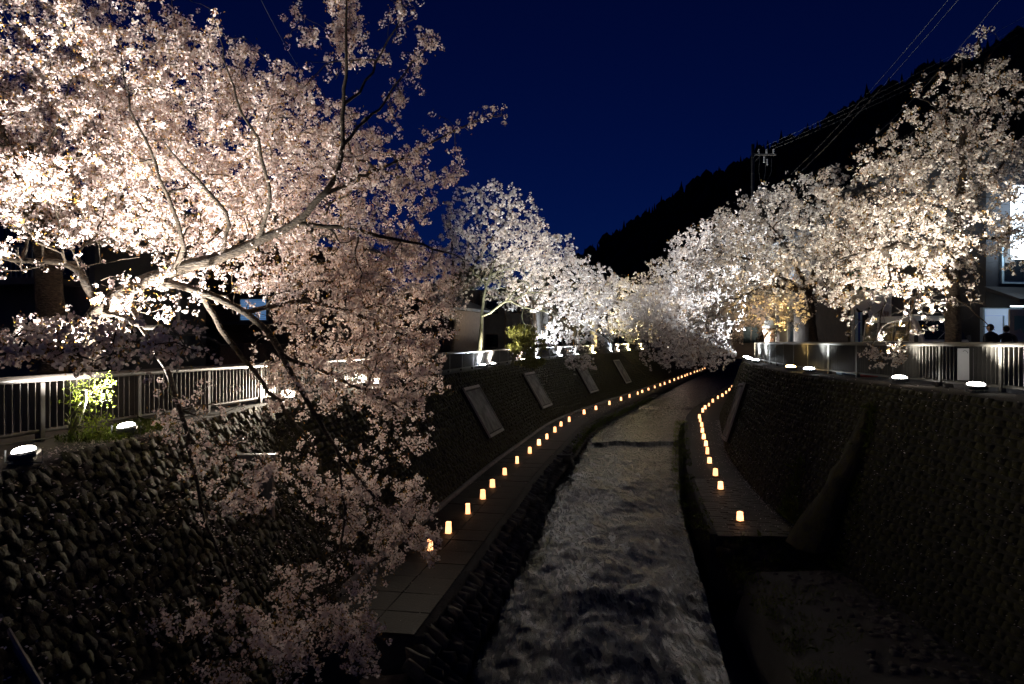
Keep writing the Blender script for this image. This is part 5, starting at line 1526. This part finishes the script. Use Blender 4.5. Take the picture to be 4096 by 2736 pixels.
# white kei van parked behind the fence
van = empty('parked_van', (12.95, 20.2, ZR)); van.rotation_euler = (0, 0, math.radians(4)); tag(van, 'white boxy van parked nose-on behind the cherry trunk', 'van')
prof = [(0, .35), (0, .95), (.12, 1.05), (.62, 1.72), (.85, 1.86), (3.0, 1.88), (3.25, 1.8), (3.3, .9), (3.3, .35)]
def vbody(w0, w1):
    vs, fs = [], []
    for sgn in (-1, 1):
        for y, z in prof:
            hw = .735 if z < 1.0 else .735 - (z - 1.0) * .12
            vs.append((sgn * hw, y, z))
    n = len(prof)
    fs += [tuple(range(n)), tuple(range(2 * n - 1, n - 1, -1))]
    for i in range(n):
        j = (i + 1) % n; fs.append((j, i, i + n, j + n))
    return vs, fs
bo = MB().add(*vbody(0, 0)).obj('body', M['van'], van)
bo.modifiers.new('bevel', 'BEVEL').width = .04
MB().add([(-.66, .165, 1.10), (.66, .165, 1.10), (.60, .585, 1.685), (-.60, .585, 1.685)], [(0, 1, 2, 3)]).obj('windscreen', M['glass'], van, loc=(0, -.028, .02))
for sx_ in (-1, 1):
    for y0, y1 in ((.75, 1.45), (1.55, 2.35), (2.42, 3.1)):
        MB().add([(sx_ * .735, y0, 1.08), (sx_ * .735, y1, 1.08), (sx_ * .66, y1, 1.68), (sx_ * .66, y0 + (.02), 1.68)], [(0, 1, 2, 3)]).obj('side_window', M['glass'], van, loc=(sx_ * .022, 0, 0))
    MB().box((sx_ * .56, -.012, .78), (.24, .05, .18), bev=.02).obj('headlight', M['ceramic'], van)
    MB().box((sx_ * .83, .3, 1.15), (.12, .06, .2), bev=.02).obj('mirror', M['black'], van)
    for y in (.6, 2.75):
        wmb = MB(); wmb.lathe([(.0, -.08), (.25, -.08), (.28, -.05), (.28, .05), (.25, .08), (.0, .08)], n=16)
        wo_ = wmb.obj('wheel', M['tyre'], van, loc=(sx_ * .66, y, .28), rot=(0, math.pi / 2, 0)); MB().lathe([(.0, -.09), (.17, -.09), (.17, .09), (.0, .09)], n=12).obj('rim', M['metal'], wo_)
MB().box((0, -.03, .42), (1.44, .1, .2), bev=.03).obj('bumper', M['van'], van)
MB().tube([(-.3, .12, 1.12), (.2, .35, 1.42)], .01, 4).obj('wiper', M['black'], van)

# two people behind the fence
def person(loc, rz, height, label, cap=True, arms_fold=False):
    root = empty('person', loc); root.rotation_euler = (0, 0, rz); tag(root, label, 'person')
    k = height / 1.7
    J = {'pel': (0, 0, .92), 'wai': (0, .01, 1.06), 'che': (0, -.01, 1.28), 'neb': (0, 0, 1.42), 'nec': (0, -.02, 1.50),
         'hl': (-.10, 0, .88), 'kl': (-.11, -.03, .48), 'al': (-.11, .02, .08), 'tl': (-.12, -.15, .03), 'hr': (.10, 0, .88), 'kr': (.11, -.02, .48), 'ar': (.11, .03, .08), 'tr': (.12, -.14, .03),
         'sl': (-.19, 0, 1.38), 'el': (-.26, .02, 1.10), 'wl': (-.20, -.20, .95), 'pl': (-.17, -.27, .95), 'sr': (.19, 0, 1.38), 'er': (.27, .03, 1.10), 'wr': (.18, -.20, 1.0), 'pr': (.14, -.27, 1.0)}
    R_ = {'pel': .15, 'wai': .14, 'che': .16, 'neb': .10, 'nec': .055, 'hl': .10, 'kl': .07, 'al': .05, 'tl': .04, 'hr': .10, 'kr': .07, 'ar': .05, 'tr': .04, 'sl': .075, 'el': .058, 'wl': .042, 'pl': .036, 'sr': .075, 'er': .058, 'wr': .042, 'pr': .036}
    E = [('pel', 'wai'), ('wai', 'che'), ('che', 'neb'), ('neb', 'nec'), ('pel', 'hl'), ('hl', 'kl'), ('kl', 'al'), ('al', 'tl'), ('pel', 'hr'), ('hr', 'kr'), ('kr', 'ar'), ('ar', 'tr'),
         ('neb', 'sl'), ('sl', 'el'), ('el', 'wl'), ('wl', 'pl'), ('neb', 'sr'), ('sr', 'er'), ('er', 'wr'), ('wr', 'pr')]
    ks = list(J); me = bpy.data.meshes.new('body'); me.from_pydata([[c * k for c in J[q]] for q in ks], [(ks.index(a), ks.index(b)) for a, b in E], [])
    me.materials.append(M['cloth'])
    o = mobj('body', me, root); md = o.modifiers.new('skin', 'SKIN'); sd = o.modifiers.new('sub', 'SUBSURF'); sd.levels = 1; sd.render_levels = 2
    for i, q in enumerate(ks):
        me.skin_vertices[0].data[i].radius = (R_[q] * k, R_[q] * k * (.75 if q in ('pel', 'wai', 'che', 'neb') else 1)); me.skin_vertices[0].data[i].use_root = (q == 'pel')
    # head
    vs, fs = [], []; nu, nv = 14, 10
    for j in range(nv + 1):
        th = math.pi * j / nv
        for i in range(nu):
            ph = 2 * math.pi * i / nu; x = .078 * math.sin(th) * math.cos(ph); y = .098 * math.sin(th) * math.sin(ph); z = .118 * math.cos(th)
            if z < -.03: x *= .86; y = y * .88 - .006
            if abs(ph - 1.5 * math.pi) < .3 and -.03 < z < .02: y -= .018
            vs.append((x * k, (y - .03) * k, (z + 1.60) * k))
    for j in range(nv):
        for i in range(nu): fs.append((j * nu + i, j * nu + (i + 1) % nu, (j + 1) * nu + (i + 1) % nu, (j + 1) * nu + i))
    hd = MB().add(vs, fs).obj('head', M['skin'], root, True)
    for sx_ in (-1, 1):
        MB().box((sx_ * .08 * k, -.02 * k, 1.59 * k), (.018, .035, .055), bev=.008).obj('ear', M['skin'], hd)
        MB().box((sx_ * .03 * k, -.121 * k, 1.605 * k), (.018, .01, .008)).obj('eye', M['ink'], hd)
        # hands with five fingers
        hx = -.165 if sx_ < 0 else .135; hz = .95 if sx_ < 0 else 1.0
        mb = MB(); mb.box((hx * k, -.30 * k, hz * k), (.07 * k, .08 * k, .03 * k), bev=.01)
        for f_ in range(4):
            l = (.06, .07, .066, .05)[f_]; x0 = hx + (-.027 + f_ * .018)
            mb.tube([(x0 * k, -.335 * k, hz * k), (x0 * k, (-.335 - l * .5) * k, (hz - .006) * k), (x0 * k, (-.335 - l * .8) * k, (hz - .03) * k)], [.0085 * k, .008 * k, .006 * k], 6)
        mb.tube([((hx - sx_ * .03) * k, -.29 * k, hz * k), ((hx - sx_ * .055) * k, -.32 * k, (hz - .005) * k), ((hx - sx_ * .05) * k, -.35 * k, (hz - .015) * k)], [.011 * k, .009 * k, .007 * k], 6)
        mb.obj('hand', M['skin'], root, True)
    vs2 = [(x * 1.09, (y + .03 * k) * 1.09 - .03 * k + .008 * k, (z - 1.60 * k) * 1.06 + 1.60 * k) for x, y, z in vs]
    keep = [f for f in fs if min(vs2[i][2] for i in f) > 1.605 * k or (min(vs2[i][1] for i in f) > -.02 * k and min(vs2[i][2] for i in f) > 1.52 * k)]
    MB().add(vs2, keep).obj('cap' if cap else 'hair', M['cap'] if cap else M['hair'], root, True)
    if cap: MB().box((0, -.15 * k, 1.64 * k), (.13 * k, .1 * k, .012), rx=-.15, bev=.004).obj('cap_brim', M['cap'], root)
person((12.35, 17.6, ZR), math.radians(195), 1.50, 'person in black cap and dark jacket facing the lit doorway')
person((12.86, 17.75, ZR), math.radians(160), 1.47, 'bareheaded person in dark clothes next to the painted board', cap=False)

# odds and ends on the right ledge
for j, (Y, o_, m_, lab) in enumerate(((15.3, -.35, 'stone_grey', 'rounded pale cobble lying on the ledge by the cable'), (15.7, -.38, 'stone_grey', 'flat cobble beside the rounded one on the ledge'))):
    q = RT.P(RT.sY(Y), o_); tag(mobj('ledge_cobble', ST_GREY[j + 5], None, (q[0], q[1], ZR + .07), (0, 0, j), (.2, .16, .13)), lab, 'stone')
q = RT.P(RT.sY(20.2), -1.0)
tag(MB().box((q[0], q[1], ZR + .08), (.5, .35, .12), .3, bev=.02).obj('red_crate', M['red']), 'small red box standing behind the bronze fence foot', 'box')
q = RT.P(RT.sY(21.6), -1.0)
tag(MB().box((q[0], q[1], ZR + .07), (.5, .35, .10), .1, bev=.02).obj('pale_tray', M['palebl']), 'pale plastic tray standing behind the bronze fence foot', 'tray')
